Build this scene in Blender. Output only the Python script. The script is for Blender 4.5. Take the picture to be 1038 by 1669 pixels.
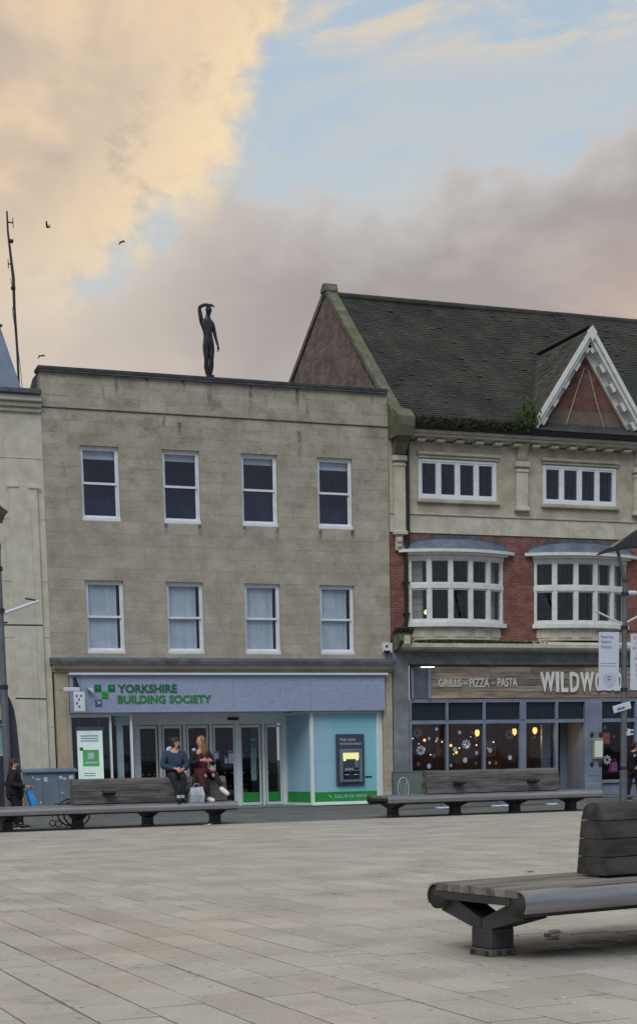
import bpy, math, random
from mathutils import Vector, Matrix, Quaternion
R_ = math.radians
random.seed(11)
for o in list(bpy.data.objects): bpy.data.objects.remove(o, do_unlink=True)
S = bpy.context.scene
COL = S.collection

# ---------------------------------------------------------------- camera
YAW, PIT, ROL = 0.34940, -0.13531, -0.01918
CPOS = Vector((-7.777, -43.060, 1.4325))
FOC, PPX, PPY, W0, H0 = 2500.0, 532.74, 1574.84, 1038.0, 1669.0
def cam_axes():
    ca, sa = math.cos(YAW), math.sin(YAW); cb, sb = math.cos(PIT), math.sin(PIT); cc, sc = math.cos(ROL), math.sin(ROL)
    R0 = Matrix(((1,0,0),(0,0,-1),(0,1,0)))
    Y = Matrix(((ca,0,-sa),(0,1,0),(sa,0,ca))); P = Matrix(((1,0,0),(0,cb,sb),(0,-sb,cb))); L = Matrix(((cc,-sc,0),(sc,cc,0),(0,0,1)))
    return L @ P @ Y @ R0
RC = cam_axes()
cd = bpy.data.cameras.new('camera'); cam = bpy.data.objects.new('camera', cd); COL.objects.link(cam)
ax, ay, az = RC[0], -RC[1], -RC[2]
cam.matrix_world = Matrix(((ax[0],ay[0],az[0],CPOS[0]),(ax[1],ay[1],az[1],CPOS[1]),(ax[2],ay[2],az[2],CPOS[2]),(0,0,0,1)))
cd.sensor_fit = 'HORIZONTAL'; cd.sensor_width = 36.0; cd.lens = 36.0*FOC/W0
cd.shift_x = (W0/2-PPX)/W0; cd.shift_y = (PPY-H0/2)/W0
cd.clip_start = 0.1; cd.clip_end = 3000
S.camera = cam
def project(p):
    q = RC @ (Vector(p)-CPOS)
    return FOC*q[0]/q[2]+PPX, FOC*q[1]/q[2]+PPY, q[2]

def lin(r, g, b):
    f = lambda c: (c/255/12.92) if c <= 10 else ((c/255+0.055)/1.055)**2.4
    return (f(r), f(g), f(b))

# ---------------------------------------------------------------- world, sun, exposure
SUN_EL, SUN_AZ = R_(50), R_(212)          # azimuth clockwise from +Y: behind the camera, a little left
wd = bpy.data.worlds.new('World'); S.world = wd; wd.use_nodes = True
nt = wd.node_tree; nt.nodes.clear()
class N:
    """tiny node helper"""
    def __init__(s, nt): s.nt = nt
    def n(s, t, **k):
        x = s.nt.nodes.new(t)
        for a, b in k.items(): setattr(x, a, b)
        return x
    def put(s, sock, v):
        if isinstance(v, bpy.types.NodeSocket): s.nt.links.new(v, sock)
        elif hasattr(sock.default_value, '__len__') and not hasattr(v, '__len__'): sock.default_value = (v,)*len(sock.default_value)
        elif hasattr(v, '__len__') and len(v) == 3 and len(sock.default_value) == 4: sock.default_value = (*v, 1)
        else: sock.default_value = v
    def math(s, op, a, b=0.0, c=0.0, clamp=False):
        x = s.n('ShaderNodeMath', operation=op, use_clamp=clamp)
        s.put(x.inputs[0], a); s.put(x.inputs[1], b); s.put(x.inputs[2], c)
        return x.outputs[0]
    def vmath(s, op, a, b=(0,0,0)):
        x = s.n('ShaderNodeVectorMath', operation=op); s.put(x.inputs[0], a); s.put(x.inputs[1], b)
        return x.outputs['Value'] if op in ('DOT_PRODUCT','LENGTH','DISTANCE') else x.outputs[0]
    def mix(s, f, a, b, blend='MIX'):
        x = s.n('ShaderNodeMix', data_type='RGBA', blend_type=blend); s.put(x.inputs[0], f); s.put(x.inputs[6], a); s.put(x.inputs[7], b)
        return x.outputs[2]
    def noise(s, vec, scale, detail=4, rough=.55, dist=0.0):
        x = s.n('ShaderNodeTexNoise'); 
        if vec is not None: s.put(x.inputs['Vector'], vec)
        s.put(x.inputs['Scale'], scale); s.put(x.inputs['Detail'], detail); s.put(x.inputs['Roughness'], rough); s.put(x.inputs['Distortion'], dist)
        return x.outputs[0]
    def ramp(s, v, a, b, lo=0.0, hi=1.0, smooth=True):
        x = s.n('ShaderNodeMapRange', interpolation_type='SMOOTHSTEP' if smooth else 'LINEAR')
        s.put(x.inputs[0], v); s.put(x.inputs[1], a); s.put(x.inputs[2], b); s.put(x.inputs[3], lo); s.put(x.inputs[4], hi)
        return x.outputs[0]
    def comb(s, x_, y_, z_):
        x = s.n('ShaderNodeCombineXYZ'); s.put(x.inputs[0], x_); s.put(x.inputs[1], y_); s.put(x.inputs[2], z_); return x.outputs[0]
    def sep(s, v):
        x = s.n('ShaderNodeSeparateXYZ'); s.put(x.inputs[0], v); return x.outputs

def build_world():
    g = N(nt)
    STR = 0.12
    sky = g.n('ShaderNodeTexSky', sky_type='NISHITA', sun_disc=False, sun_elevation=SUN_EL, sun_rotation=SUN_AZ, air_density=1.0, dust_density=2.2, ozone_density=1.2)
    d = g.n('ShaderNodeTexCoord').outputs['Generated']
    s = g.vmath('DOT_PRODUCT', d, (math.cos(YAW), -math.sin(YAW), 0.0))
    t = g.sep(d)[2]
    # cloud space: streaky, stretched along the horizon
    p = g.comb(g.math('MULTIPLY', s, 1.0), g.math('MULTIPLY', t, 1.35), 0.37)
    n1 = g.noise(p, 7.0, 3, .5)
    n2 = g.noise(p, 14.0, 5, .5, .2)
    n3 = g.noise(p, 55.0, 6, .6, .2)
    wob = g.math('ADD', g.math('MULTIPLY', g.math('SUBTRACT', n1, .5), .08), g.math('ADD', g.math('MULTIPLY', g.math('SUBTRACT', n2, .5), .10), g.math('MULTIPLY', g.math('SUBTRACT', n3, .5), .05)))
    # upper left cumulus bank: edge runs up to the right
    ea = g.math('SUBTRACT', g.math('ADD', g.math('MULTIPLY', g.math('SUBTRACT', t, .2902), .92), -.113), s)
    ea = g.math('ADD', ea, wob)
    over = g.ramp(g.noise(p, 3.1, 4, .55), .42, .6)
    ea = g.math('SUBTRACT', ea, g.math('MULTIPLY', g.math('MULTIPLY', g.ramp(t, .45, .62), over), .9))
    ma = g.ramp(ea, -.012, .026)
    # lower bank: a soft ridge that rises to the right
    fc = g.n('ShaderNodeFloatCurve'); cv = fc.mapping.curves[0]
    pts = [(0,.275),(.2,.285),(.32,.315),(.55,.322),(.64,.333),(.82,.353),(1,.38)]
    cv.points[0].location = pts[0]; cv.points[1].location = pts[-1]
    for q in pts[1:-1]: cv.points.new(*q)
    fc.mapping.update()
    g.put(fc.inputs['Value'], g.ramp(s, -.2, .25, 0, 1, False))
    eb = g.math('ADD', g.math('SUBTRACT', fc.outputs[0], t), g.math('MULTIPLY', wob, .5))
    mb = g.ramp(eb, -.012, .010)
    # thin high streaks
    ps = g.comb(g.math('MULTIPLY', s, .6), g.math('SUBTRACT', g.math('MULTIPLY', t, 2.6), g.math('MULTIPLY', s, .35)), 4.2)
    ns = g.noise(ps, 13.0, 7, .6, .4)
    hi = g.ramp(t, .372, .42)
    mc = g.math('MULTIPLY', g.ramp(ns, .41, .60), g.math('ADD', g.math('MULTIPLY', hi, .95), .18))
    # colours (display values, divided by the background strength)
    k = lambda *c: tuple(v/STR for v in lin(*c))
    blue = g.mix(g.ramp(t, .25, .42), k(200,210,214), k(184,202,216))
    blue = g.mix(.15, blue, sky.outputs[0])
    cl1 = g.mix(g.ramp(n2, .34, .66), k(200,183,168), k(235,209,177))
    cl1 = g.mix(g.math('MULTIPLY', g.ramp(n1, .46, .34), .5), cl1, k(190,176,166))
    rim = g.math('MULTIPLY', g.ramp(ea, .085, .02), g.ramp(n3, .3, .6))
    cl1 = g.mix(g.math('MULTIPLY', rim, .75), cl1, k(246,224,184))
    low = g.ramp(t, .335, .25)
    cl1 = g.mix(g.math('MULTIPLY', low, .65), cl1, k(214,202,190))
    nb = g.noise(g.comb(g.math('MULTIPLY', s, .8), g.math('MULTIPLY', t, 2.2), 2.9), 9.0, 6, .55, .3)
    deep = g.ramp(eb, -.012, .04)
    cl2 = g.mix(deep, k(202,199,197), k(166,159,158))
    cl2 = g.mix(g.math('MULTIPLY', g.ramp(n2, .45, .66), .4), cl2, k(190,181,176))
    cl2 = g.mix(g.math('MULTIPLY', g.ramp(nb, .52, .72), .4), cl2, k(208,196,186))
    fw = g.vmath('DOT_PRODUCT', d, (math.sin(YAW), math.cos(YAW), 0.0))
    cl2 = g.mix(g.math('MULTIPLY', g.math('MULTIPLY', g.ramp(s, .10, .30), g.ramp(fw, .6, .9)), g.math('MULTIPLY', g.ramp(t, .325, .25), .85)), cl2, k(221,187,163))
    cl2 = g.mix(g.math('MULTIPLY', g.ramp(s, .02, -.16), .7), cl2, k(214,203,190))
    c = g.mix(mc, blue, k(230,211,184))
    c = g.mix(mb, c, cl2)
    c = g.mix(g.math('MULTIPLY', ma, g.math('SUBTRACT', 1.0, g.math('MULTIPLY', g.ramp(eb, .0, .05), .75))), c, cl1)
    cool = g.mix(1.0, c, (.71, .845, 1.07), 'MULTIPLY')      # clouds away from the sunset are blue-grey
    c = g.mix(g.ramp(fw, .65, -.15), c, cool)
    bg = g.n('ShaderNodeBackground'); g.put(bg.inputs[0], c); bg.inputs[1].default_value = STR
    out = g.n('ShaderNodeOutputWorld'); nt.links.new(bg.outputs[0], out.inputs[0])
build_world()
sl = bpy.data.lights.new('sun', 'SUN'); sl.energy = 1.5; sl.angle = R_(36); sl.color = (1.0, .985, .96)
so = bpy.data.objects.new('sun', sl); COL.objects.link(so)
sd = Vector((math.sin(SUN_AZ)*math.cos(SUN_EL), math.cos(SUN_AZ)*math.cos(SUN_EL), math.sin(SUN_EL)))
so.rotation_euler = (-sd).to_track_quat('-Z', 'Y').to_euler(); so.location = (-8, -30, 30)
vs = S.view_settings; vs.view_transform = 'Standard'; vs.look = 'None'; vs.exposure = 0.0; vs.gamma = 1.0
try: vs.use_curve_mapping = False
except Exception: pass
S.render.engine = 'CYCLES'

# ---------------------------------------------------------------- materials
MATS = {}
def mat(name, c1, c2=None, rough=.8, scale=6.0, fine=60.0, bump=0.0, bscale=80.0, metal=0.0, rnd=0.0, island=0.0, emit=None, es=1.0, spec=.5, stretch=(1,1,1), extra=None, coat=0.0):
    """mottled surface: two tones by noise, fine grain, optional per-piece tint, optional bump"""
    if name in MATS: return MATS[name]
    m = bpy.data.materials.new(name); m.use_nodes = True; t = m.node_tree; t.nodes.clear(); g = N(t)
    out = g.n('ShaderNodeOutputMaterial'); b = g.n('ShaderNodeBsdfPrincipled'); t.links.new(b.outputs[0], out.inputs[0])
    b.inputs['Roughness'].default_value = rough; b.inputs['Metallic'].default_value = metal
    b.inputs['Specular IOR Level'].default_value = spec; b.inputs['Coat Weight'].default_value = coat
    oc = g.n('ShaderNodeTexCoord').outputs['Object']
    vec = g.vmath('MULTIPLY', oc, stretch) if stretch != (1,1,1) else oc
    if c2 is None: c2 = tuple(v*.82 for v in c1)
    col = g.mix(g.ramp(g.noise(vec, scale, 5, .6), .32, .68), c1, c2)
    f = g.ramp(g.noise(vec, fine, 3, .6), .25, .75, .86, 1.1)
    col = g.mix(1.0, col, g.comb(f, f, f), 'MULTIPLY')
    if rnd or island:
        rv = g.n('ShaderNodeObjectInfo').outputs['Random'] if rnd else g.n('ShaderNodeNewGeometry').outputs['Random Per Island']
        a = rnd or island
        w = g.n('ShaderNodeTexWhiteNoise', noise_dimensions='1D'); g.put(w.inputs['W'], g.math('MULTIPLY', rv, 977.0))
        f1 = g.ramp(w.outputs[0], 0, 1, 1-a, 1+a*.7, False)
        w2 = g.n('ShaderNodeTexWhiteNoise', noise_dimensions='1D'); g.put(w2.inputs['W'], g.math('MULTIPLY', rv, 331.0))
        f2 = g.math('MULTIPLY', f1, g.ramp(w2.outputs[0], 0, 1, 1-a*.35, 1+a*.2, False))
        col = g.mix(1.0, col, g.comb(f1, g.math('MULTIPLY', g.math('ADD', f1, f2), .5), f2), 'MULTIPLY')
    if extra: col = extra(g, oc, col, b)
    g.put(b.inputs['Base Color'], col)
    if emit: g.put(b.inputs['Emission Color'], emit); b.inputs['Emission Strength'].default_value = es
    if bump:
        bp = g.n('ShaderNodeBump'); bp.inputs['Strength'].default_value = 1.0; bp.inputs['Distance'].default_value = bump
        g.put(bp.inputs['Height'], g.noise(vec, bscale, 4, .6)); t.links.new(bp.outputs[0], b.inputs['Normal'])
    MATS[name] = m; return m

def glass(name, tint, refl=1.0, rough=.02):
    if name in MATS: return MATS[name]
    m = bpy.data.materials.new(name); m.use_nodes = True; t = m.node_tree; t.nodes.clear(); g = N(t)
    out = g.n('ShaderNodeOutputMaterial'); tr = g.n('ShaderNodeBsdfTransparent'); g.put(tr.inputs[0], tint)
    gl = g.n('ShaderNodeBsdfGlossy'); gl.inputs['Roughness'].default_value = rough
    oc = g.n('ShaderNodeTexCoord').outputs['Object']
    bp = g.n('ShaderNodeBump'); bp.inputs['Distance'].default_value = .004; g.put(bp.inputs['Height'], g.noise(oc, 1.1, 1, .4)); t.links.new(bp.outputs[0], gl.inputs['Normal'])
    lw = g.n('ShaderNodeLayerWeight'); lw.inputs[0].default_value = .5
    fz = g.math('ADD', .04, g.math('MULTIPLY', .96, g.math('POWER', lw.outputs['Facing'], 5.0)))      # Schlick, same from both sides
    mx = g.n('ShaderNodeMixShader'); g.put(mx.inputs[0], g.math('MULTIPLY', fz, refl, clamp=True))
    t.links.new(tr.outputs[0], mx.inputs[1]); t.links.new(gl.outputs[0], mx.inputs[2]); t.links.new(mx.outputs[0], out.inputs[0])
    MATS[name] = m; return m

def brick_mat(name, c1, c2, mortar, bw=.215, bh=.075):
    if name in MATS: return MATS[name]
    m = mat(name, c1, c2, rough=.9, bump=0)
    t = m.node_tree; g = N(t); b = [x for x in t.nodes if x.type == 'BSDF_PRINCIPLED'][0]
    oc = g.n('ShaderNodeTexCoord').outputs['Object']; xyz = g.sep(oc)
    v = g.comb(g.math('ADD', xyz[0], xyz[1]), xyz[2], 0.0)
    bt = g.n('ShaderNodeTexBrick'); g.put(bt.inputs['Vector'], v)
    g.put(bt.inputs['Color1'], c1); g.put(bt.inputs['Color2'], c2); g.put(bt.inputs['Mortar'], mortar)
    bt.inputs['Scale'].default_value = 1.0; bt.inputs['Mortar Size'].default_value = .006; bt.inputs['Brick Width'].default_value = bw; bt.inputs['Row Height'].default_value = bh
    f = g.ramp(g.noise(oc, 2.3, 5, .65), .3, .7, .68, 1.22); f2 = g.ramp(g.noise(oc, 25, 3), .3, .7, .8, 1.2)
    f = g.math('MULTIPLY', f, f2)
    g.put(b.inputs['Base Color'], g.mix(1.0, bt.outputs[0], g.comb(f, f, f), 'MULTIPLY'))
    bp = g.n('ShaderNodeBump'); bp.inputs['Distance'].default_value = .012; g.put(bp.inputs['Height'], g.math('SUBTRACT', 1.0, bt.outputs['Fac'])); t.links.new(bp.outputs[0], b.inputs['Normal'])
    return m

# ---------------------------------------------------------------- mesh helpers
class MB:
    def __init__(s, xf=None): s.v = []; s.f = []; s.mi = []; s.xf = xf
    def add(s, vs_, fs, m=0):
        b = len(s.v)
        s.v += [tuple(s.xf @ Vector(p)) if s.xf else tuple(p) for p in vs_]
        s.f += [tuple(i+b for i in f) for f in fs]; s.mi += [m]*len(fs)
        return s
    def box(s, x0, x1, y0, y1, z0, z1, c=0.0, m=0):
        if c <= 0:
            return s.add([(x0,y0,z0),(x1,y0,z0),(x1,y1,z0),(x0,y1,z0),(x0,y0,z1),(x1,y0,z1),(x1,y1,z1),(x0,y1,z1)],
                  [(0,3,2,1),(4,5,6,7),(0,1,5,4),(1,2,6,5),(2,3,7,6),(3,0,4,7)], m)
        c = min(c, (x1-x0)*.45, (y1-y0)*.45, (z1-z0)*.45)
        V = []; idx = {}
        for i, X in enumerate((x0,x1)):
            for j, Y in enumerate((y0,y1)):
                for k, Z in enumerate((z0,z1)):
                    sx, sy, sz = (1-2*i)*c, (1-2*j)*c, (1-2*k)*c
                    idx[i,j,k,0] = len(V); V.append((X, Y+sy, Z+sz))
                    idx[i,j,k,1] = len(V); V.append((X+sx, Y, Z+sz))
                    idx[i,j,k,2] = len(V); V.append((X+sx, Y+sy, Z))
        F = []
        q = lambda l, flip: F.append(tuple(l[::-1] if flip else l))
        for a in (0,1):
            q([idx[a,0,0,0],idx[a,0,1,0],idx[a,1,1,0],idx[a,1,0,0]], a)
            q([idx[0,a,0,1],idx[1,a,0,1],idx[1,a,1,1],idx[0,a,1,1]], a)
            q([idx[0,0,a,2],idx[0,1,a,2],idx[1,1,a,2],idx[1,0,a,2]], a)
        for a in (0,1):
            for b_ in (0,1):
                q([idx[a,b_,0,0],idx[a,b_,0,1],idx[a,b_,1,1],idx[a,b_,1,0]], (a+b_)%2 == 0)
                q([idx[a,0,b_,0],idx[a,1,b_,0],idx[a,1,b_,2],idx[a,0,b_,2]], (a+b_)%2 == 0)
                q([idx[0,a,b_,1],idx[0,a,b_,2],idx[1,a,b_,2],idx[1,a,b_,1]], (a+b_)%2 == 0)
                for k in (0,1):
                    q([idx[a,b_,k,0],idx[a,b_,k,1],idx[a,b_,k,2]], (a+b_+k)%2 == 1)
        return s.add(V, F, m)
    def prism(s, poly, a0, a1, axis='y', m=0):
        """poly: 2D points; axis y -> (x,z), x -> (y,z), z -> (x,y)"""
        mp = {'y': lambda p, a: (p[0],a,p[1]), 'x': lambda p, a: (a,p[0],p[1]), 'z': lambda p, a: (p[0],p[1],a)}[axis]
        n = len(poly)
        V = [mp(p,a0) for p in poly]+[mp(p,a1) for p in poly]
        F = [tuple(range(n-1,-1,-1)), tuple(range(n,2*n))]+[(i,(i+1)%n,n+(i+1)%n,n+i) for i in range(n)]
        return s.add(V, F, m)
    def tube(s, pts, r, n=8, m=0, caps=True):
        pts = [Vector(p) for p in pts]; rs = r if hasattr(r,'__len__') else [r]*len(pts)
        V = []; F = []
        up = None
        for i, p in enumerate(pts):
            d = (pts[min(i+1,len(pts)-1)]-pts[max(i-1,0)]).normalized()
            if up is None: up = d.orthogonal().normalized()
            up = (up-d*up.dot(d))
            up = up.normalized() if up.length > 1e-6 else d.orthogonal().normalized()
            w = d.cross(up)
            for k in range(n):
                a = 2*math.pi*k/n; V.append(p+(up*math.cos(a)+w*math.sin(a))*rs[i])
        for i in range(len(pts)-1):
            for k in range(n): F.append((i*n+k, i*n+(k+1)%n, (i+1)*n+(k+1)%n, (i+1)*n+k))
        if caps: F.append(tuple(range(n-1,-1,-1))); F.append(tuple((len(pts)-1)*n+k for k in range(n)))
        return s.add(V, F, m)
    def ball(s, c, r, nu=10, nv=7, m=0):
        r = r if hasattr(r,'__len__') else (r,r,r)
        V = [(c[0],c[1],c[2]-r[2])]; F = []
        for j in range(1,nv):
            th = math.pi*j/nv-math.pi/2
            for i in range(nu):
                a = 2*math.pi*i/nu; V.append((c[0]+r[0]*math.cos(th)*math.cos(a), c[1]+r[1]*math.cos(th)*math.sin(a), c[2]+r[2]*math.sin(th)))
        V.append((c[0],c[1],c[2]+r[2])); L = len(V)-1
        for i in range(nu):
            F.append((0,1+(i+1)%nu,1+i)); F.append((L,L-nu+i,L-nu+(i+1)%nu))
            for j in range(nv-2):
                b = 1+j*nu; F.append((b+i,b+(i+1)%nu,b+nu+(i+1)%nu,b+nu+i))
        return s.add(V, F, m)
    def build(s, name, mats, parent=None, smooth=False, bevel=0.0):
        me = bpy.data.meshes.new(name); me.from_pydata(s.v, [], s.f)
        if not isinstance(mats, (list,tuple)): mats = [mats]
        for mm in mats: me.materials.append(mm)
        if len(mats) > 1: me.polygons.foreach_set('material_index', s.mi)
        if smooth: me.polygons.foreach_set('use_smooth', [True]*len(me.polygons))
        me.update()
        return link(name, me, parent)
def link(name, me, parent=None):
    o = bpy.data.objects.new(name, me); COL.objects.link(o)
    if parent is not None:
        o.parent = parent
        if parent.name in PINV: o.matrix_parent_inverse = PINV[parent.name]
    return o
PINV = {}
def wthing(name, label, cat, loc, group=None):
    """a thing whose parts are given in world coordinates; the Empty stands at its base"""
    o = thing(name, label, cat, loc, 0.0, group); PINV[o.name] = Matrix.Translation(Vector(loc)).inverted(); return o
def tag(o, label=None, cat=None, group=None, kind=None):
    if label: o['label'] = label
    if cat: o['category'] = cat
    if group: o['group'] = group
    if kind: o['kind'] = kind
    return o
def thing(name, label, cat, loc=(0,0,0), rz=0.0, group=None):
    o = bpy.data.objects.new(name, None); COL.objects.link(o); o.location = loc; o.rotation_euler = (0,0,rz); o.empty_display_size = .2
    return tag(o, label, cat, group)
def copy_tree(o, parent=None):
    c = o.copy(); COL.objects.link(c); c.parent = parent
    for ch in [x for x in bpy.data.objects if x.parent == o]: copy_tree(ch, c)
    return c
def bx(name, m, parent, *a, c=0.0): return MB().box(*a, c=c).build(name, m, parent)

def text_mesh(txt, x0, x1, z0, z1, y, depth=.01, bold=0.0):
    """letters fitted into a rectangle facing -y"""
    cu = bpy.data.curves.new('t', 'FONT'); cu.body = txt; cu.extrude = .5; cu.offset = bold; cu.resolution_u = 3
    o = bpy.data.objects.new('t', cu); COL.objects.link(o)
    dg = bpy.context.evaluated_depsgraph_get(); me = bpy.data.meshes.new_from_object(o.evaluated_get(dg))
    bpy.data.objects.remove(o, do_unlink=True); bpy.data.curves.remove(cu)
    xs = [v.co.x for v in me.vertices]; ys = [v.co.y for v in me.vertices]
    if not xs: return me
    a0, a1, b0, b1 = min(xs), max(xs), min(ys), max(ys)
    for v in me.vertices:
        v.co = ((v.co.x-a0)/(a1-a0)*(x1-x0)+x0, y-(v.co.z+.5)*depth, (v.co.y-b0)/(b1-b0)*(z1-z0)+z0)
    me.update(); return me
def text(name, txt, m, parent, x0, x1, z0, z1, y, depth=.01, bold=0.0):
    me = text_mesh(txt, x0, x1, z0, z1, y, depth, bold); me.name = name; me.materials.clear(); me.materials.append(m)
    return link(name, me, parent)

def holes_boxes(mb, x0, x1, z0, z1, y0, y1, holes, m=0):
    """a wall slab x0..x1, z0..z1 with rectangular openings, as butted boxes"""
    zs = sorted({z0,z1}|{min(max(h[k],z0),z1) for h in holes for k in (2,3)})
    for a, b in zip(zs, zs[1:]):
        mid = (a+b)/2; cur = x0
        for h in sorted(h for h in holes if h[2] < mid < h[3]):
            if h[0] > cur+1e-4: mb.box(cur, h[0], y0, y1, a, b, m=m)
            cur = max(cur, h[1])
        if cur < x1-1e-4: mb.box(cur, x1, y0, y1, a, b, m=m)
    return mb

# ---------------------------------------------------------------- shared materials
def stain_bank(g, oc, col, b):
    x, y, z = g.sep(oc)
    # weathering with shapes of its own: run-off streaks below the coping and below sill ends, blotches
    st = g.noise(g.comb(g.math('MULTIPLY', x, 3.2), 0.0, g.math('MULTIPLY', z, .55)), 1.0, 5, .65)
    zone = g.math('ADD', g.ramp(z, 10.2, 11.4, .1, 1.0), g.math('MULTIPLY', g.ramp(z, 8.3, 7.8), .0))
    m1 = g.math('MULTIPLY', g.ramp(st, .54, .74), zone)
    bl = g.math('MULTIPLY', g.ramp(g.noise(g.vmath('MULTIPLY', oc, (1,1,1.6)), 1.5, 7, .72), .46, .72), g.ramp(z, 5.5, 11.0, .25, 1.0))
    m1 = g.math('MAXIMUM', g.math('MULTIPLY', m1, .75), g.math('MULTIPLY', bl, .5))
    drips = [(3.38,8.0,.35),(4.36,8.0,.55),(5.68,8.0,.35),(6.66,8.0,.5),(7.98,8.0,.5),(8.99,8.0,.45),(3.4,10.9,.5),(5.95,11.9,.9),(2.1,11.9,.7),(2.95,11.95,.5),(4.0,11.9,.45),(7.35,11.9,.9),(7.38,10.7,1.2),(3.85,10.75,.45)]
    st2 = g.noise(oc, 5.0, 5, .7)
    for i, (dx, dz, L) in enumerate(drips):
        wx = g.math('ABSOLUTE', g.math('SUBTRACT', g.math('ADD', x, g.math('MULTIPLY', g.math('SUBTRACT', st2, .5), .16)), dx))
        k = g.math('MULTIPLY', g.math('MULTIPLY', g.ramp(wx, .10, .0), g.ramp(st2, .3, .6)), g.math('MULTIPLY', g.ramp(z, dz-L, dz), g.ramp(z, dz+.05, dz-.02)))
        m1 = g.math('MAXIMUM', m1, g.math('MULTIPLY', k, 1.0))
    return g.mix(m1, col, lin(72,70,64))
M_ASH = mat('ashlar_limestone', lin(177,172,157), lin(155,150,136), .9, 1.4, 22, .004, 40, rnd=.085, extra=stain_bank)
M_ASHI = mat('ashlar_limestone_rest', lin(177,172,157), lin(155,150,136), .9, 1.4, 22, .004, 40, island=.085, extra=stain_bank)
M_MORT = mat('lime_mortar', lin(160,154,138), None, .95, 4, 40)
def stain_cream(g, oc, col, b):
    x, y, z = g.sep(oc)
    st = g.noise(g.comb(g.math('MULTIPLY', x, 5.0), 0.0, g.math('MULTIPLY', z, .25)), 1.0, 5, .65)
    return g.mix(g.math('MULTIPLY', g.ramp(st, .55, .8), .35), col, lin(140,140,130))
M_CREAM = mat('cream_paint', lin(200,197,182), lin(192,188,172), .75, .6, 3, .0008, 60, extra=stain_cream)
M_LEAD = mat('weathered_lead', lin(92,98,108), lin(66,70,78), .6, 3, 40, .004, 30)
M_LEADB = mat('blue_lead_roof', lin(108,119,138), lin(84,94,112), .55, 2.2, 25, .004, 15)
M_DARK = mat('dark_coping', lin(62,66,74), lin(44,46,52), .7, 5, 40)
M_UPVC = mat('white_window_paint', lin(226,232,238), lin(214,221,228), .4, 3, 40)
M_OLDW = mat('old_white_paint', lin(222,226,224), lin(206,210,206), .55, 5, 60, .002, 60)
M_STONE = mat('buff_dressed_stone', lin(186,180,162), lin(160,153,136), .9, 1.7, 24, .005, 40)
M_SFST = mat('shopfront_stone', lin(182,172,152), lin(164,154,134), .85, 2, 30, .003, 40)
M_GRST = mat('grey_painted_stone', lin(132,140,146), lin(108,114,118), .8, 2.5, 20, .004, 30)
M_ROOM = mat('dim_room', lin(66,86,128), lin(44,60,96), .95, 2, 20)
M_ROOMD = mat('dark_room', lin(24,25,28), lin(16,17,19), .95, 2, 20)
M_BLACK = mat('black_paint', lin(30,31,34), lin(22,23,26), .45, 6, 40)
M_GLASS = glass('window_glass', (.94,.97,1.0), 1.3)
M_GLASSD = glass('shop_glass', (.80,.85,.88), 1.0)
M_BLIND = mat('pale_blind', lin(216,224,230), lin(200,210,218), .7, 3, 40)
M_BRICK = brick_mat('red_brick', lin(140,88,78), lin(112,70,63), lin(138,122,112))
M_BRICKD = brick_mat('weathered_brick', lin(124,108,104), lin(98,86,84), lin(134,126,122), .30, .10)
M_BRICKR = brick_mat('gable_brick', lin(122,82,72), lin(100,70,62), lin(112,98,88))
M_MOSS = mat('moss', lin(78,92,52), lin(52,66,36), .95, 8, 50, .01, 60)
def mossy(g, oc, col, b):
    m1 = g.ramp(g.noise(oc, 2.6, 6, .7), .4, .64); return g.mix(m1, col, lin(88,96,64))
M_COPE = mat('mossy_stone', lin(124,121,108), lin(88,87,78), .95, 3, 30, .008, 30, extra=mossy)
def tilemoss(g, oc, col, b):
    m1 = g.ramp(g.noise(oc, .7, 6, .7), .42, .66); return g.mix(g.math('MULTIPLY', m1, .6), col, lin(48,62,48))
M_TILE = mat('clay_roof_tile', lin(72,68,65), lin(46,46,46), .9, 1.2, 30, 0, island=.22, extra=tilemoss)
M_SLATE = mat('blue_slate', lin(110,126,150), lin(86,100,124), .55, 1.5, 20, .004, 25)

# ================================================================ BANK BUILDING (pale ashlar, four sash bays)
BX1 = 10.134
bank = wthing('stone_bank_building', 'flat-fronted buff stone building with eight sash windows above a grey bank shopfront', 'building', (5.07, 4.0, 0.0))
WX0, WW, PIT_ = 1.013, 1.077, 2.3
ROWS = ((4.416, 6.416), (8.017, 10.022))
wins = [(WX0+i*PIT_, WX0+i*PIT_+WW, z0, z1) for z0, z1 in ROWS for i in range(4)]
ZCOP = 11.93
bw = MB()
holes_boxes(bw, 0.0, BX1, 4.0, ZCOP, .015, .40, wins)
bw.box(0.0, BX1, .40, .42, 4.0, ZCOP) if False else None
wall = bw.build('wall', M_MORT, bank)
bands = [(4.30,4.416,1),(4.416,6.416,7),(6.416,8.017,5),(8.017,10.022,7),(10.022,10.975,3),(10.975,ZCOP,3)]
stones = []
for za, zb, n in bands:
    for i in range(n):
        a, b = za+(zb-za)*i/n, za+(zb-za)*(i+1)/n; mid = (a+b)/2
        free = []; cur = 0.0
        for h in sorted(h for h in wins if h[2] < mid < h[3]): free.append((cur, h[0])); cur = h[1]
        free.append((cur, BX1))
        for fa, fb in free:
            x = fa; L = random.uniform(.35, .9)
            while x < fb-.01:
                e = x+L
                if fb-e < .3: e = fb
                stones.append((x, e, a, b)); x = e; L = random.uniform(.62, 1.02)
stones.sort(key=lambda q: -(q[1]-q[0])*(q[3]-q[2]))
rest = MB()
for i, (a, b, c, d) in enumerate(stones):
    j = .002; yo = random.uniform(-.002, .002)+.008
    top = (c, d)
    args = (a+j, b-j, yo, .03, c+j, d-j)
    if i < 298: MB().box(*args, c=0).build('ashlar_stone', M_ASH, wall)
    else: rest.box(*args)
if rest.v: tag(rest.build('ashlar_stones', M_ASHI, wall), kind='stuff')
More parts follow.
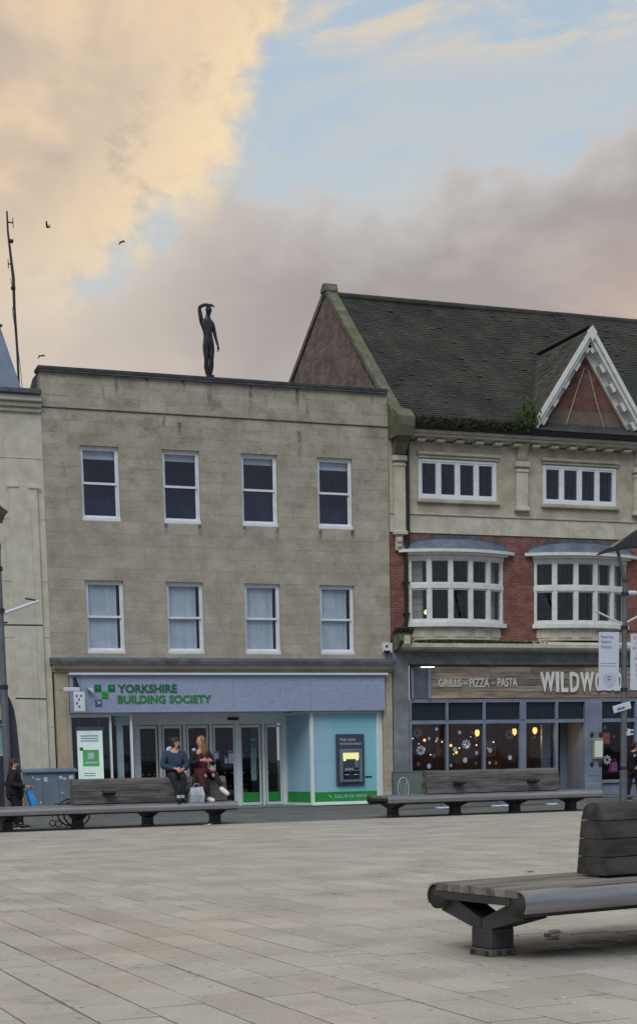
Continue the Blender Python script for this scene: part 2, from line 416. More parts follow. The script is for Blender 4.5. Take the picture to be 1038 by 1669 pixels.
# projecting thin string line below the parapet
bx('string_course', M_DARK, bank, 0.01, BX1-.01, -.018, .012, 10.963, 10.985)
cp = bx('parapet_coping', M_DARK, bank, -.06, BX1-.02, -.10, .5, ZCOP, ZCOP+.10, c=.015)
bx('drip_edge', M_LEAD, cp, -.04, BX1-.04, -.085, .40, ZCOP-.035, ZCOP-.002)
MB().prism([(.40,10.6),(.40,ZCOP),(1.1,ZCOP+.02),(1.9,11.7),(2.3,10.6)], 0.0, .25, 'x').build('parapet_return', M_LEAD, bank)
bx('flat_roof', M_LEAD, bank, .25, BX1, .42, 10.5, 10.9, 11.05)
MB().box(0,.25,.42,10.5,4.0,10.6).box(BX1-.25,BX1-.01,.42,10.5,4.0,10.9).box(.25,BX1-.25,10.25,10.5,0,10.9).build('side_walls', M_MORT, bank)

def sash(parent, x0, x1, z0, z1, blind, room, yb=.10, half_open=False):
    f = MB(); t = .055; y0, y1 = yb, yb+.10
    f.box(x0, x0+t, y0, y1, z0+.10, z1).box(x1-t, x1, y0, y1, z0+.10, z1).box(x0+t, x1-t, y0, y1, z1-t, z1).box(x0-.02, x1+.02, y0-.07, y1, z0, z0+.10, c=.01)
    w = f.build('window', M_UPVC, parent)
    zm = (z0+.10+z1-t)/2
    for k, (a, b) in enumerate(((zm-.035, z1-t), (z0+.10, zm+.035))):
        yo = y0+.012+.04*(1-k); s_ = .042
        if k == 0: yo = y0+.016
        else: yo = y0+.058
        sf = MB().box(x0+t+.002, x0+t+s_, yo, yo+.038, a, b).box(x1-t-s_, x1-t-.002, yo, yo+.038, a, b).box(x0+t+s_, x1-t-s_, yo, yo+.038, a+.001, a+(.06 if k == 0 else .065)).box(x0+t+s_, x1-t-s_, yo, yo+.038, b-.05, b-.001)
        sf.build('sash', M_UPVC, w)
        bx('pane', M_GLASS, w, x0+t+s_-.01, x1-t-s_+.01, yo+.016, yo+.022, a+.058, b-.045)
    bx('room_back', room, w, x0-.3, x1+.6, 1.2, 1.25, z0-.3, z1+.3)
    MB().box(x0-.3, x0-.25, .41, 1.2, z0-.3, z1+.3).box(x1+.55, x1+.6, .41, 1.2, z0-.3, z1+.3).box(x0-.25,x1+.55,.41,1.2,z0-.3,z0-.25).box(x0-.25,x1+.55,.41,1.2,z1+.25,z1+.3).build('room_lining', room, w)
    if blind == 'slat':
        n = 11
        for i in range(n):
            xa = x0+.09+(x1-x0-.30)*i/(n-1)
            MB(Matrix.Translation((xa,.235,0)) @ Matrix.Rotation(R_(random.uniform(14,26)),4,'Z')).box(-.047,.047,-.002,.002,z0+.12,z1-.06).build('blind_slat', M_BLIND, w)
    elif blind == 'half':
        bx('reflection_strip', M_BLIND, w, x0+.10, x1-.08, .26, .265, z1-.30+random.uniform(-.03,.05), z1-.05)  # pale strip put in as the lighter reflection at the window head
    return w
for i, (a, b, c, d) in enumerate(wins):
    sash(bank, a, b, c, d, 'slat' if i < 4 else 'half', M_ROOM)

# shopfront: cornice ledge, stone frame, sign, glazing
le = MB().prism([(-.42,4.10),(-.42,4.20),(-.36,4.26),(0.012,4.30),(0.012,4.10)], -.06, BX1-.004, 'x').build('cornice', M_LEAD, bank)
MB().prism([(-.30,3.98),(-.36,4.098),(.1,4.098),(.1,3.98)], 0.0, BX1-.01, 'x').build('cornice_moulding', M_SFST, bank)
MB().box(0.02, BX1-.02, -.16, .1, 3.90, 3.978).build('entablature', M_SFST, bank)
for xa, xb in ((.05,.42),(9.82,10.11)):
    p = bx('pilaster', M_SFST, bank, xa, xb, -.12, .30, 0.0, 3.898, c=.01)
    bx('panel', M_SFST, p, xa+.09, xb-.09, -.135, -.118, .55, 3.25, c=.008)
    bx('panel', M_SFST, p, xa+.09, xb-.09, -.135, -.118, 3.40, 3.72, c=.008)
    bx('plinth', M_SFST, p, xa-.015, xb+.015, -.15, .28, 0.004, .32, c=.012)
M_FASC = mat('grey_blue_fascia', lin(154,167,194), lin(148,161,188), .35, .5, 12, extra=lambda g, oc, col, b: g.mix(g.math('MULTIPLY', g.ramp(g.noise(g.vmath('MULTIPLY', oc, (6,1,.6)), 1.0, 4, .6), .5, .75), .08), col, lin(110,116,132)))
M_FASW = mat('fascia_trough_white', lin(212,220,236), lin(204,212,230), .4, 2, 30)
M_FRAME = mat('shop_frame_white', lin(226,234,236), lin(216,226,228), .4, 3, 40)
M_GDK = mat('dark_green_sign', lin(10,112,74), lin(8,104,68), .4)
M_GLT = mat('bright_green_sign', lin(58,160,58), lin(50,150,50), .4)
M_GMID = mat('mid_green_sign', lin(36,140,60), lin(30,130,56), .4)
M_SIL = mat('slate_tile_sign', lin(92,104,124), lin(80,90,108), .4)
M_PALE = mat('pale_print', lin(190,202,222), lin(180,194,214), .5)
sg = wthing('shop_sign', 'long grey-blue bank fascia with green block lettering and four square tiles', 'sign', (5.1,-.2,2.78))
pn = bx('panel', M_FASC, sg, .43, 9.81, -.26, -.10, 2.775, 3.80, c=.006)
bx('light_trough', M_FASW, sg, .40, 9.90, -.36, -.10, 3.803, 3.872, c=.01)
for xx in (2.78,5.12,7.47): bx('seam', M_SIL, sg, xx, xx+.006, -.2615, -.2595, 2.79, 3.79)
text('lettering', 'YORKSHIRE', M_GDK, sg, 1.76, 3.46, 3.325, 3.555, -.263, .02, .028)
text('lettering', 'BUILDING SOCIETY', M_GMID, sg, 1.75, 4.46, 3.03, 3.255, -.263, .02, .028)
text('lettering', 'Peterborough  Cathedral Square Branch', M_PALE, sg, 7.78, 9.58, 3.50, 3.62, -.263, .004, 0)
text('lettering', 'ybs.co.uk', M_PALE, sg, 7.78, 8.18, 3.33, 3.44, -.263, .004, 0)
for (cx, cz, m1, m2) in ((1.20,3.455,M_GDK,M_GMID),(1.585,3.455,M_GDK,M_GLT),(1.395,3.265,M_GLT,M_GMID),(1.205,3.045,M_SIL,M_PALE)):
    q = MB(); h = .095
    q.box(cx-h, cx+h, -.285, -.262, cz-h, cz+h, c=.02)
    tl = q.build('logo_tile', m1, sg)
    MB().prism([(cx-h*.5,cz+h*.75),(cx+h*.8,cz+h*.1),(cx-h*.05,cz-h*.4)], -.289, -.286, 'y').build('facet', m2, tl)

# glazed front
fr = MB(); 
fr.box(.425,.47,-.02,.08,.06,2.77).box(1.545,1.60,-.02,.08,.06,2.77).box(.47,1.545,-.02,.08,2.66,2.77).box(.47,1.545,-.02,.08,.06,.16)
fr.box(2.13,2.20,-.02,.08,.06,2.77).box(1.60,2.13,-.02,.08,2.70,2.77).box(1.60,2.13,-.02,.08,.06,.16)
wf = fr.build('shop_window', M_FRAME, bank)
bx('pane', M_GLASS, wf, .47, 1.545, .03, .036, .16, 2.66); bx('pane', M_GLASSD, wf, 1.60, 2.13, .03, .036, .16, 2.70)
bx('inner_post', M_FRAME, wf, 1.80, 1.98, .25, .35, .06, 2.7)
# recessed doors at y = 1.4
DY = 1.4
dx = [2.62, 3.34, 4.08, 4.89, 5.715, 6.52, 7.18]
df = MB(); df.box(2.0, 7.25, DY, DY+.12, 2.46, 2.80)
for i, x in enumerate(dx): df.box(x-.045-(.03 if i in (0,4,6) else 0), x+.045+(.03 if i in (0,4,6) else 0), DY-.02, DY+.10, .02, 2.455)
dfr = df.build('entrance_frame', M_FRAME, bank)
bx('door_sensor', M_BLACK, dfr, 5.42, 5.75, DY-.06, DY-.003, 2.58, 2.66)
M_VINYL = mat('green_window_vinyl', lin(38,148,66), lin(34,138,60), .4)
M_VBLUE = mat('pale_blue_window_vinyl', lin(158,198,218), lin(150,190,212), .35, .6, 30)
M_VBLU2 = mat('aqua_window_vinyl', lin(136,200,212), lin(128,192,204), .35, .6, 30)
for i, (a, b) in enumerate(zip(dx, dx[1:])):
    ia, ib = a+.08, b-.08
    dr = MB().box(ia, ia+.05, DY+.02, DY+.06, .04, 2.44).box(ib-.05, ib, DY+.02, DY+.06, .04, 2.44).box(ia+.05, ib-.05, DY+.02, DY+.06, 2.36, 2.44).box(ia+.05, ib-.05, DY+.02, DY+.06, .04, .12).build('door', M_FRAME, bank)
    bx('pane', M_GLASSD, dr, ia+.05, ib-.05, DY+.036, DY+.042, .12, 2.36)
    if i >= 4: bx('vinyl_band', M_VINYL, dr, ia+.055, ib-.055, DY+.026, DY+.032, .125, .42)
    for k in range(3):
        xx = ia+.1+(ib-ia-.2)*k/2
        for zz in (1.02, 1.52): bx('safety_dot', M_PALE, dr, xx-.012, xx+.012, DY+.028, DY+.034, zz-.012, zz+.012)
    if i in (1, 2): bx('handle', M_BLACK, dr, (ib-.11) if i == 1 else ia+.07, (ib-.08) if i == 1 else ia+.10, DY-.03, DY+.018, .9, 1.35)
bx('soffit', M_FRAME, bank, 2.0, 7.62, .085, 1.52, 2.805, 2.86)
bx('entrance_step', M_GRST, bank, 2.2, 7.55, -.05, 1.6, .002, .03)
# angled return, blue vinyl glass facing left
rt = MB()
pa, pb = Vector((7.24, DY, 0)), Vector((7.56, -.02, 0)); dv = (pb-pa); L = dv.length; ang = math.atan2(dv.y, dv.x)
X = Matrix.Translation(pa) @ Matrix.Rotation(ang, 4, 'Z')
rt = MB(X).box(0, .06, -.04, .04, .02, 2.78).box(L-.06, L, -.04, .04, .02, 2.78).box(.06, L-.06, -.04, .04, 2.70, 2.78).box(.06, L-.06, -.04, .04, .02, .09).build('side_screen', M_FRAME, bank)
MB(X).box(.06, L-.06, -.01, .0, .42, 2.70).build('blue_panel', M_VBLUE, rt)
MB(X).box(.06, L-.06, -.012, .002, .09, .418).build('green_panel', M_VINYL, rt)
gp = MB().box(7.53,7.62,-.04,.08,.06,2.77).box(9.62,9.70,-.04,.08,.06,2.77).box(7.62,9.62,-.04,.08,2.71,2.77).box(7.62,9.62,-.04,.08,.03,.11).box(9.70,9.815,0,.1,.03,2.77).build('machine_window', M_FRAME, bank)
bx('blue_panel', M_VBLUE, gp, 7.62, 8.25, .0, .02, .40, 2.708); bx('aqua_panel', M_VBLU2, gp, 8.252, 9.62, .0, .02, .40, 2.708)
bx('green_panel', M_VINYL, gp, 7.62, 9.62, -.002, .02, .112, .398)
text('phone_lettering', 'CALL 01733 310175', M_PALE, gp, 8.25, 9.28, .22, .315, -.003, .004, .01)
MB(Matrix.Translation((8.12,-.006,.27)) @ Matrix.Rotation(R_(-40),4,'Y')).box(-.015,.015,0,.003,-.05,.05).build('phone_symbol', M_PALE, gp)
bx('sill', M_FRAME, gp, 7.5, 9.8, -.16, -.045, .012, .058, c=.01)
bx('card_slot', M_BLACK, gp, 9.24, 9.46, -.012, -.001, .80, .845)
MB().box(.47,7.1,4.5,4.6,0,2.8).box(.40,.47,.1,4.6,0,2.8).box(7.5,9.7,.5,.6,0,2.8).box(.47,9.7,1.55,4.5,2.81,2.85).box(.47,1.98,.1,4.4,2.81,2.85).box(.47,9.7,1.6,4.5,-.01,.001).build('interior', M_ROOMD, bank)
# wall above shop behind fascia
bx('fascia_backing', M_GRST, bank, .43, 9.81, -.08, .30, 2.865, 3.898)

# cash machine in the panel
M_ATM = mat('machine_dark_grey', lin(66,76,92), lin(58,66,80), .4, 3, 30)
M_ATML = mat('machine_mid_grey', lin(130,140,156), lin(112,122,138), .35, 3, 30, metal=.3)
M_SCR = mat('screen_lit', lin(235,235,150), None, .4, emit=lin(240,240,165), es=.55)
atm = wthing('cash_machine', 'dark grey cash machine with a lit yellow screen set in the blue bank panel', 'cash machine', (8.75,-.05,.58))
bx('surround', M_ATM, atm, 8.31, 9.20, -.09, -.004, .58, 2.10, c=.02)
text('lettering', 'FREE CASH', M_PALE, atm, 8.42, 8.92, 1.90, 1.965, -.092, .004, .01)
text('lettering', 'WITHDRAWALS', M_PALE, atm, 8.42, 9.10, 1.78, 1.845, -.092, .004, .01)
fa = MB().box(8.40,9.12,-.13,-.092,1.56,1.66,c=.008).box(8.40,8.50,-.13,-.092,.68,1.558,c=.008).box(9.02,9.12,-.13,-.092,.68,1.558,c=.008).box(8.502,9.018,-.15,-.092,.68,.76,c=.008).box(8.502,9.018,-.17,-.092,1.0,1.04,c=.008).build('fascia', M_ATML, atm)
bx('screen', M_SCR, atm, 8.51, 9.01, -.112, -.093, 1.36, 1.55)
bx('keypad', M_BLACK, atm, 8.52, 8.84, -.15, -.093, 1.045, 1.10)
for i in range(4):
    for j in range(3): bx('key', M_PALE, atm, 8.55+i*.07, 8.60+i*.07, -.158, -.151, 1.048+j*.018, 1.06+j*.018)
bx('card_reader', M_ATML, atm, 8.87, 9.0, -.16, -.093, 1.09, 1.33, c=.02)
for xa, xb in ((8.52,8.72),(8.80,9.0)): s_ = bx('slot', M_BLACK, atm, xa, xb, -.118, -.093, .86, .96); bx('lip', M_PALE, s_, xa+.03, xb-.03, -.13, -.119, .89, .91)
bx('receipt_slot', M_BLACK, atm, 8.51, 9.01, -.115, -.093, .79, .83)
M_LAMPW = mat('white_lamp', (1,1,1), None, .4, emit=(1,.98,.9), es=1.4)
for cx in (8.555, 8.95): MB().ball((cx,-.12,1.33),(.04,.012,.02)).build('light', M_LAMPW, atm, smooth=True)

# poster hung in the shop window
M_PAPER = mat('white_paper', lin(228,238,226), lin(220,232,220), .6, 2, 20)
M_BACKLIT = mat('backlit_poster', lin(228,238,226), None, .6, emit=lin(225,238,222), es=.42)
po = wthing('poster', 'white poster with a green square hanging inside the left bank window', 'poster', (.97,.12,.9))
bx('sheet', M_BACKLIT, po, .64, 1.36, .12, .135, .90, 2.29)
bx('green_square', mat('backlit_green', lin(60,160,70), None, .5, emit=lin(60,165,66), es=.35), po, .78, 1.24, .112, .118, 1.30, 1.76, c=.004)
bx('white_square', M_PAPER, po, .92, 1.10, .106, .111, 1.50, 1.68); bx('white_strip', M_PAPER, po, .84, 1.20, .106, .111, 1.37, 1.43)
bx('corner_tile', M_SIL, po, .70, .80, .110, .118, 1.74, 1.83)
for zz in (2.13,2.06,1.99): bx('text_line', M_PALE, po, .74, 1.24, .114, .119, zz, zz+.035)
for zz in (1.09,1.03): bx('text_line', M_SIL, po, .80, 1.12, .114, .119, zz, zz+.018)
for xx in (.72, 1.27): bx('hanger', M_SIL, po, xx-.012, xx+.012, .13, .14, 2.29, 2.66)
bx('top_rail', M_SIL, po, .62, 1.40, .136, .15, 2.25, 2.40)
for (xa, za, w_, h_, mm, lab) in ((3.6,1.35,.14,.32,mat('violet_print',lin(120,112,160)), 'small violet leaflet stuck on the second bank door pane'),
        (4.64+.35,1.45,.13,.22,M_PALE,'pale notice stuck beside the door frame near the seated woman'), (5.30,1.30,.09,.20,M_PALE,'small white notice on the dark bank door, left of a larger one'), (5.42,1.30,.17,.38,M_PALE,'white notice with dark header on the dark bank door'), (6.12,.78,.17,1.25,mat('teal_grey_print',lin(120,160,160)),'tall pale green notice inside the narrow bank door')):
    nb = wthing('notice', lab, 'notice', (xa+w_/2, DY+.02, za))
    bx('sheet', mm, nb, xa, xa+w_, DY+.012, DY+.018, za, za+h_)
    bx('header', M_SIL, nb, xa+.01, xa+w_-.01, DY+.008, DY+.0115, za+h_*.78, za+h_*.95)
# alarm box, small sign box and camera on the bank
al = wthing('alarm_box', 'white and black alarm box on the corner of the bank wall', 'alarm', (9.96,-.1,4.4))
MB().prism([(9.83,4.66),(9.85,4.76),(9.96,4.79),(10.07,4.76),(10.09,4.66),(10.07,4.50),(9.96,4.42),(9.85,4.50)], -.10, -.004, 'y').build('case', M_UPVC, al)
MB().prism([(9.855,4.54),(10.065,4.54),(10.05,4.47),(9.96,4.415),(9.87,4.47)], -.115, -.101, 'y').build('lower_panel', M_BLACK, al)
bx('badge', M_BLACK, al, 9.92, 10.0, -.108, -.101, 4.63, 4.69)
pj = wthing('projecting_sign', 'small white hanging sign under a dark bracket on the left end of the bank fascia', 'sign', (.6,-.5,2.85))
MB().prism([(-.265,3.75),(-.75,3.45),(-.75,3.38),(-.265,3.32)], .52, .60, 'x').build('bracket', M_BLACK, pj)
pl_ = MB().box(.42,.72,-.80,-.76,2.80,3.33,c=.006).build('plate', M_UPVC, pj)
for k, (xx, zz) in enumerate(((.50,3.22),(.62,3.22),(.56,3.12),(.50,3.02),(.56,2.93))): bx('mark', M_SIL, pl_, xx-.025, xx+.025, -.805, -.801, zz-.03, zz+.03)
MB().box(.15,.60,-.80,-.68,3.33,3.45,c=.02).build('floodlight', M_FASW, pj); MB().prism([(.86,3.45),(1.02,3.45),(1.02,3.30)], -.5, -.30, 'y').build('corner_lamp', M_FASW, pj)

# ================================================================ RESTAURANT BUILDING (brick, stone, bow windows, tiled roof)
RX0, RX1 = 10.15, 21.6
rb = wthing('brick_restaurant_building', 'red brick and stone building with two bow windows, steep mossy tiled roof and gabled dormer', 'building', (15.8, 4.0, 0.0))
M_LIGHTST = mat('pale_dressed_stone', lin(200,197,182), lin(176,172,156), .9, 2.2, 24, .005, 40)
WU = [(11.08,13.63,8.99,10.13),(15.21,17.75,8.99,10.13),(19.35,21.3,8.99,10.13)]
BAYS = [(10.69,13.90),(14.87,18.19)]
# brick zone and stone zone
MBh = [(a+.12, b-.12, 5.36, 7.30) for a, b in BAYS]
holes_boxes(MB(), RX0, RX1, 4.86, 7.99, 0.0, .35, MBh).build('brick_wall', M_BRICK, rb)
holes_boxes(MB(), RX0, RX1, 7.992, 10.62, -.02, .35, WU).build('stone_wall', M_STONE, rb)
MB().box(RX0,RX1,-.035,-.02,7.992,8.50).build('plain_band', M_LIGHTST, rb)
for xa in (10.7,12.0,13.2,14.47,16.1,17.75,19.0): bx('band_joint', M_STONE, rb, xa, xa+.012, -.04, -.034, 8.0, 8.49)
bx('string_course', M_STONE, rb, RX0, RX1, -.07, -.021, 8.505, 8.56, c=.015)
# leaded casements of the upper floor
M_LEADC = mat('lead_came', lin(60,64,70), None, .5)
def casement(x0, x1, z0, z1):
    w = MB(); t = .07; y0, y1 = -.03, .08
    w.box(x0,x1,y0,y1,z1-t,z1).box(x0,x1,y0,y1,z0,z0+t+.02)
    n = 4; pw = (x1-x0-t)/n
    for i in range(n+1): w.box(x0+i*pw, x0+i*pw+t, y0+.004, y1, z0+t+.02, z1-t)
    w_ = w.build('window', M_UPVC, rb)
    for i in range(n):
        a, b = x0+i*pw+t, x0+(i+1)*pw
        MB().box(a,a+.05,y0+.02,y1-.02,z0+t+.02,z1-t).box(b-.05,b,y0+.02,y1-.02,z0+t+.02,z1-t).box(a+.05,b-.05,y0+.02,y1-.02,z1-t-.05,z1-t).box(a+.05,b-.05,y0+.02,y1-.02,z0+t+.02,z0+t+.07).build('casement', M_UPVC, w_)
        bx('pane', M_GLASS, w_, a+.05, b-.05, .02, .026, z0+.15, z1-t-.05)
        ld = MB()
        for k in (1,2): xx = a+.05+(b-a-.1)*k/3; ld.box(xx-.006,xx+.006,.008,.018,z0+.15,z1-t-.05)
        for k in (1,2,3): zz = z0+.15+(z1-t-.05-z0-.15)*k/4; ld.box(a+.05,b-.05,.0075,.0175,zz-.006,zz+.006)
        ld.build('leading', M_LEADC, w_)
    bx('hood_mould', M_STONE, rb, x0-.06, x1+.1, -.13, -.022, z1+.10, z1+.20, c=.02); bx('hood_fillet', M_STONE, rb, x0-.03, x1+.06, -.08, -.022, z1+.02, z1+.098, c=.01)
    bx('sill', M_STONE, rb, x0-.08, x1+.1, -.13, -.022, z0-.13, z0-.02, c=.02)
    bx('room_back', M_ROOM, w_, x0-.2, x1+.6, 1.1, 1.15, z0-.2, z1+.2)
    MB().box(x0-.2,x1+.6,.36,1.1,z1+.15,z1+.2).box(x0-.2,x1+.6,.36,1.1,z0-.2,z0-.15).box(x0-.2,x0-.15,.36,1.1,z0-.15,z1+.15).box(x1+.55,x1+.6,.36,1.1,z0-.15,z1+.15).build('room_lining', M_ROOM, w_)
for q in WU: casement(*q)
# pilasters with scroll brackets
def bracket(x0, x1, z0, z1, d):
    pr = []
    for i in range(11):
        u = i/10; pr.append((-.03-d*(u**1.5)-.05*math.sin(u*math.pi*2)*(1-u), z0+(z1-z0)*u))
    pr += [(-.025, z1), (-.025, z0)]
    return MB().prism(pr, x0, x1, 'x')
for xa, xb, zb in ((10.27,10.62,8.0),(14.27,14.66,8.82),(18.36,18.75,8.82)):
    p = bx('pilaster', M_LIGHTST, rb, xa, xb, -.13, -.023, zb, 9.98, c=.01)
    bx('capital', M_LIGHTST, p, xa-.05, xb+.05, -.20, -.022, 10.0, 10.17, c=.03); bx('necking', M_LIGHTST, p, xa-.02, xb+.02, -.16, -.022, 9.86, 9.94, c=.015)
    bx('base', M_LIGHTST, p, xa-.05, xb+.05, -.19, -.022, zb-.10, zb+.02, c=.02)
    bracket(xa+.04, xb-.04, 10.18, 10.66, .30).build('scroll_bracket', M_STONE, p)
bx('carved_block', M_LIGHTST, rb, 10.30, 10.55, -.10, -.002, 7.45, 7.97, c=.03); MB().ball((10.42,-.12,7.75),(.10,.05,.10)).ball((10.42,-.12,7.58),(.07,.05,.07)).build('carving', M_LIGHTST, rb, smooth=True)
# main cornice with modillions, gutter
MB().prism([(-.02,10.66),(-.36,10.72),(-.42,10.80),(-.46,10.82),(-.46,10.88),(.2,10.88),(.2,10.66)], RX0+.05, RX1, 'x').build('cornice', M_LIGHTST, rb)
for i in range(17):
    xa = 10.95+i*.63
    if xa < 21.4: bx('modillion', M_LIGHTST, rb, xa, xa+.26, -.30, -.021, 10.58, 10.658, c=.015)
MB().prism([(-.56,10.885),(-.58,11.0),(-.30,11.0),(-.30,10.885)], RX0+.3, RX1, 'x').build('gutter', M_BLACK, rb)
# downpipe
MB().tube([(10.70,-.5,10.92),(10.69,-.42,10.75),(10.68,-.16,10.45),(10.68,-.14,10.2),(10.675,-.14,7.7),(10.61,-.10,7.4),(10.60,-.10,5.0),(10.60,-.10,4.9)], .055, 8).build('downpipe', M_BLACK, rb, smooth=True)
for zz in (9.3,8.2,6.5,5.6): bx('pipe_clip', M_BLACK, rb, 10.53, 10.74, -.09, -.0, zz, zz+.05)

# bow windows
def bow(x0, x1, curtain):
    cx = (x0+x1)/2; ch = (x1-x0)/2; A = R_(27); r = ch/math.sin(A); yc = r*math.cos(A)      # arc centre behind the wall
    P = lambda th, rr, z: (cx+rr*math.sin(th), yc-rr*math.cos(th)+.02, z)
    def arc(mb, r0, r1, z0, z1, n=20, a0=-A, a1=A):
        V = []; F = []
        for i in range(n+1):
            th = a0+(a1-a0)*i/n; V += [P(th,r0,z0),P(th,r1,z0),P(th,r1,z1),P(th,r0,z1)]
        for i in range(n):
            b = i*4
            for k in range(4): F.append((b+k, b+4+k, b+4+(k+1)%4, b+(k+1)%4))
        F += [(3,2,1,0), (n*4,n*4+1,n*4+2,n*4+3)]
        return mb.add(V, F)
    zs0, zt0, zt1, zh = 5.36, 6.37, 6.50, 7.22
    w = MB(); arc(w, r-.14, r+.005, zt0, zt1); arc(w, r-.14, r+.01, zh, zh+.12); arc(w, r-.14, r+.0, zs0, zs0+.07)
    n = 5; hw = .056/r
    for i in range(n+1):
        th = -A+2*A*i/n; th = max(-A+hw, min(A-hw, th))
        for za, zb in ((zs0+.07,zt0),(zt1,zh)): arc(w, r-.13, r-.004, za, zb, 2, th-hw, th+hw)
    w_ = w.build('bow_window', M_OLDW, rb)
    arc(MB(), r-.15, r+.10, zs0-.12, zs0-.002).build('sill', M_OLDW, w_)
    for i in range(n):
        a = -A+2*A*i/n+hw; b = -A+2*A*(i+1)/n-hw
        if i == 0: a += hw
        if i == n-1: b -= hw
        for za, zb in ((zs0+.07,zt0),(zt1,zh)):
            sf = MB(); e = .028/r
            arc(sf, r-.10, r-.03, za, zb, 1, a, a+e); arc(sf, r-.10, r-.03, za, zb, 1, b-e, b); arc(sf, r-.10, r-.03, zb-.045, zb, 2, a+e, b-e); arc(sf, r-.10, r-.03, za, za+.05, 2, a+e, b-e)
            sf.build('casement', M_OLDW, w_)
            arc(MB(), r-.068, r-.06, za+.05, zb-.045, 2, a+e, b-e).build('pane', M_GLASS, w_)
            ld = MB(); 
            for k in (1,2): th = a+e+(b-a-2*e)*k/3; arc(ld, r-.058, r-.050, za+.05, zb-.045, 1, th-.005/r, th+.005/r)
            nz = 3 if za < 6 else 2
            for k in range(1,nz+1): zz = za+.05+(zb-za-.095)*k/(nz+1); arc(ld, r-.0585, r-.0505, zz-.005, zz+.005, 2, a+e, b-e)
            ld.build('leading', M_LEADC, w_)
            if i in curtain:
                V = []; F = []; nn = 14; ca = a+(b-a)*curtain[i][0]; cb = a+(b-a)*curtain[i][1]
                for k in range(nn+1):
                    th = ca+(cb-ca)*k/nn; rr = r-.30+.03*math.sin(k*1.9); V += [P(th,rr,za-.1),P(th,rr,zb+.1)]
                for k in range(nn): F.append((k*2,k*2+2,k*2+3,k*2+1))
                MB().add(V,F).build('net_curtain', MATS.get('net_curtain') or mat('net_curtain', lin(196,196,186), lin(160,160,152), .8, 5, 30, stretch=(14,14,.6)), w_, smooth=True)
    arc(MB(), r-.16, r+.16, zh+.12, zh+.18).build('cornice_fillet', M_OLDW, w_)
    arc(MB(), r-.16, r+.24, zh+.182, zh+.27, 24, -A-.06, A+.06).build('cornice_gutter', M_OLDW, w_)
    # lead dome: swept surface rising back to the wall
    V = []; F = []; nn, mm = 20, 6
    for i in range(nn+1):
        th = -A-.05+(2*A+.10)*i/nn
        ex, ey, ez = P(th, r+.17, zh+.27)
        for j in range(mm+1):
            u = j/mm; top = zh+.27+.36*max(.0, 1-(th/(A+.05))**2)**.6
            V.append((ex, ey+(-.003-ey)*u, ez+(top-ez)*math.sin(u*math.pi/2)))
    for i in range(nn):
        for j in range(mm): b = i*(mm+1)+j; F.append((b,b+mm+1,b+mm+2,b+1))
    MB().add(V,F).build('lead_roof', M_LEADB, w_, smooth=True)
    fl = MB()                                             # stepped flashing on the brick
    for i in range(15):
        th = -A+2*A*(i+.5)/15; x = cx+r*math.sin(th); top = zh+.27+.36*max(0,1-(th/(A+.05))**2)**.6
        z_ = math.floor((top+.14)/.075)*.075
        fl.box(x-.16,x+.16,-.012-.0005*i,-.001,top-.12,z_)
    fl.build('flashing', M_LEAD, w_)
    # stone apron under the bow
    arc(MB(), r-.3, r-.06, 4.87, zs0-.122).build('apron', M_LIGHTST, w_)
    for i in range(n):
        a = -A+2*A*i/n+.035; b = -A+2*A*(i+1)/n-.035
        arc(MB(), r-.07, r-.035, 4.95, zs0-.17, 4, a, b).build('apron_panel', M_LIGHTST, w_)
    # room behind
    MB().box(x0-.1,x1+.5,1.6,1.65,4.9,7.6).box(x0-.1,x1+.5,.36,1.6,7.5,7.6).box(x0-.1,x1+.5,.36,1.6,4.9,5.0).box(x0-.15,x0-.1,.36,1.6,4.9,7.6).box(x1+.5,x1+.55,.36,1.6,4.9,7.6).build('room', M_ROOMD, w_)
bow(*BAYS[0], {0:(0.05,.75), 4:(.15,.95)})
bow(*BAYS[1], {3:(.1,.55), 4:(.05,.95)})
# ledge over the shopfront with brackets
MB().prism([(-.02,4.50),(-.46,4.56),(-.52,4.62),(-.52,4.72),(-.44,4.78),(.02,4.86),(.02,4.50)], RX0+.14, RX1, 'x').build('shop_cornice', M_LIGHTST, rb)
cb = MB().prism([(-.02,4.50),(-.40,4.56),(-.62,4.80),(-.60,5.02),(-.30,5.14),(-.02,5.10)], RX0+.02, RX0+.42, 'x').build('corner_bracket', M_COPE, rb)
MB().prism([(-.62,4.60),(-.70,4.70),(-.68,4.95),(-.60,4.9)], RX0+.14, RX0+.32, 'x').build('carved_front', M_LIGHTST, cb)
# shopfront masonry
bx('shop_pier', M_GRST, rb, RX0, 10.66, -.10, .3, 0, 4.498, c=.015); bx('frieze', M_GRST, rb, 10.662, RX1, -.06, .3, 4.12, 4.498)
M_BLUEG = mat('blue_grey_joinery', lin(126,139,158), lin(112,125,144), .5, 2, 30)
M_DKG = mat('dark_transom_film', lin(34,46,56), lin(28,38,46), .3)
def plankmat(g, oc, col, b):
    x, y, z = g.sep(oc)
    return g.mix(g.math('MULTIPLY', g.ramp(g.noise(g.comb(g.math('MULTIPLY', x, .7), 0.0, g.math('MULTIPLY', z, 9)), 1.0, 5, .7), .45, .7), .75), col, lin(72,66,60))
M_PLANK = mat('reclaimed_boards', lin(164,154,140), lin(122,114,104), .85, 2.0, 40, .004, 30, rnd=.38, stretch=(.5,1,6), extra=plankmat)
rs = wthing('shop_sign', 'weathered board restaurant sign with big white raised capital letters', 'sign', (14.5,-.15,3.1))
bx('backing', M_BLACK, rs, 10.70, 19.6, -.10, -.061, 3.10, 4.10)
nrow = 5
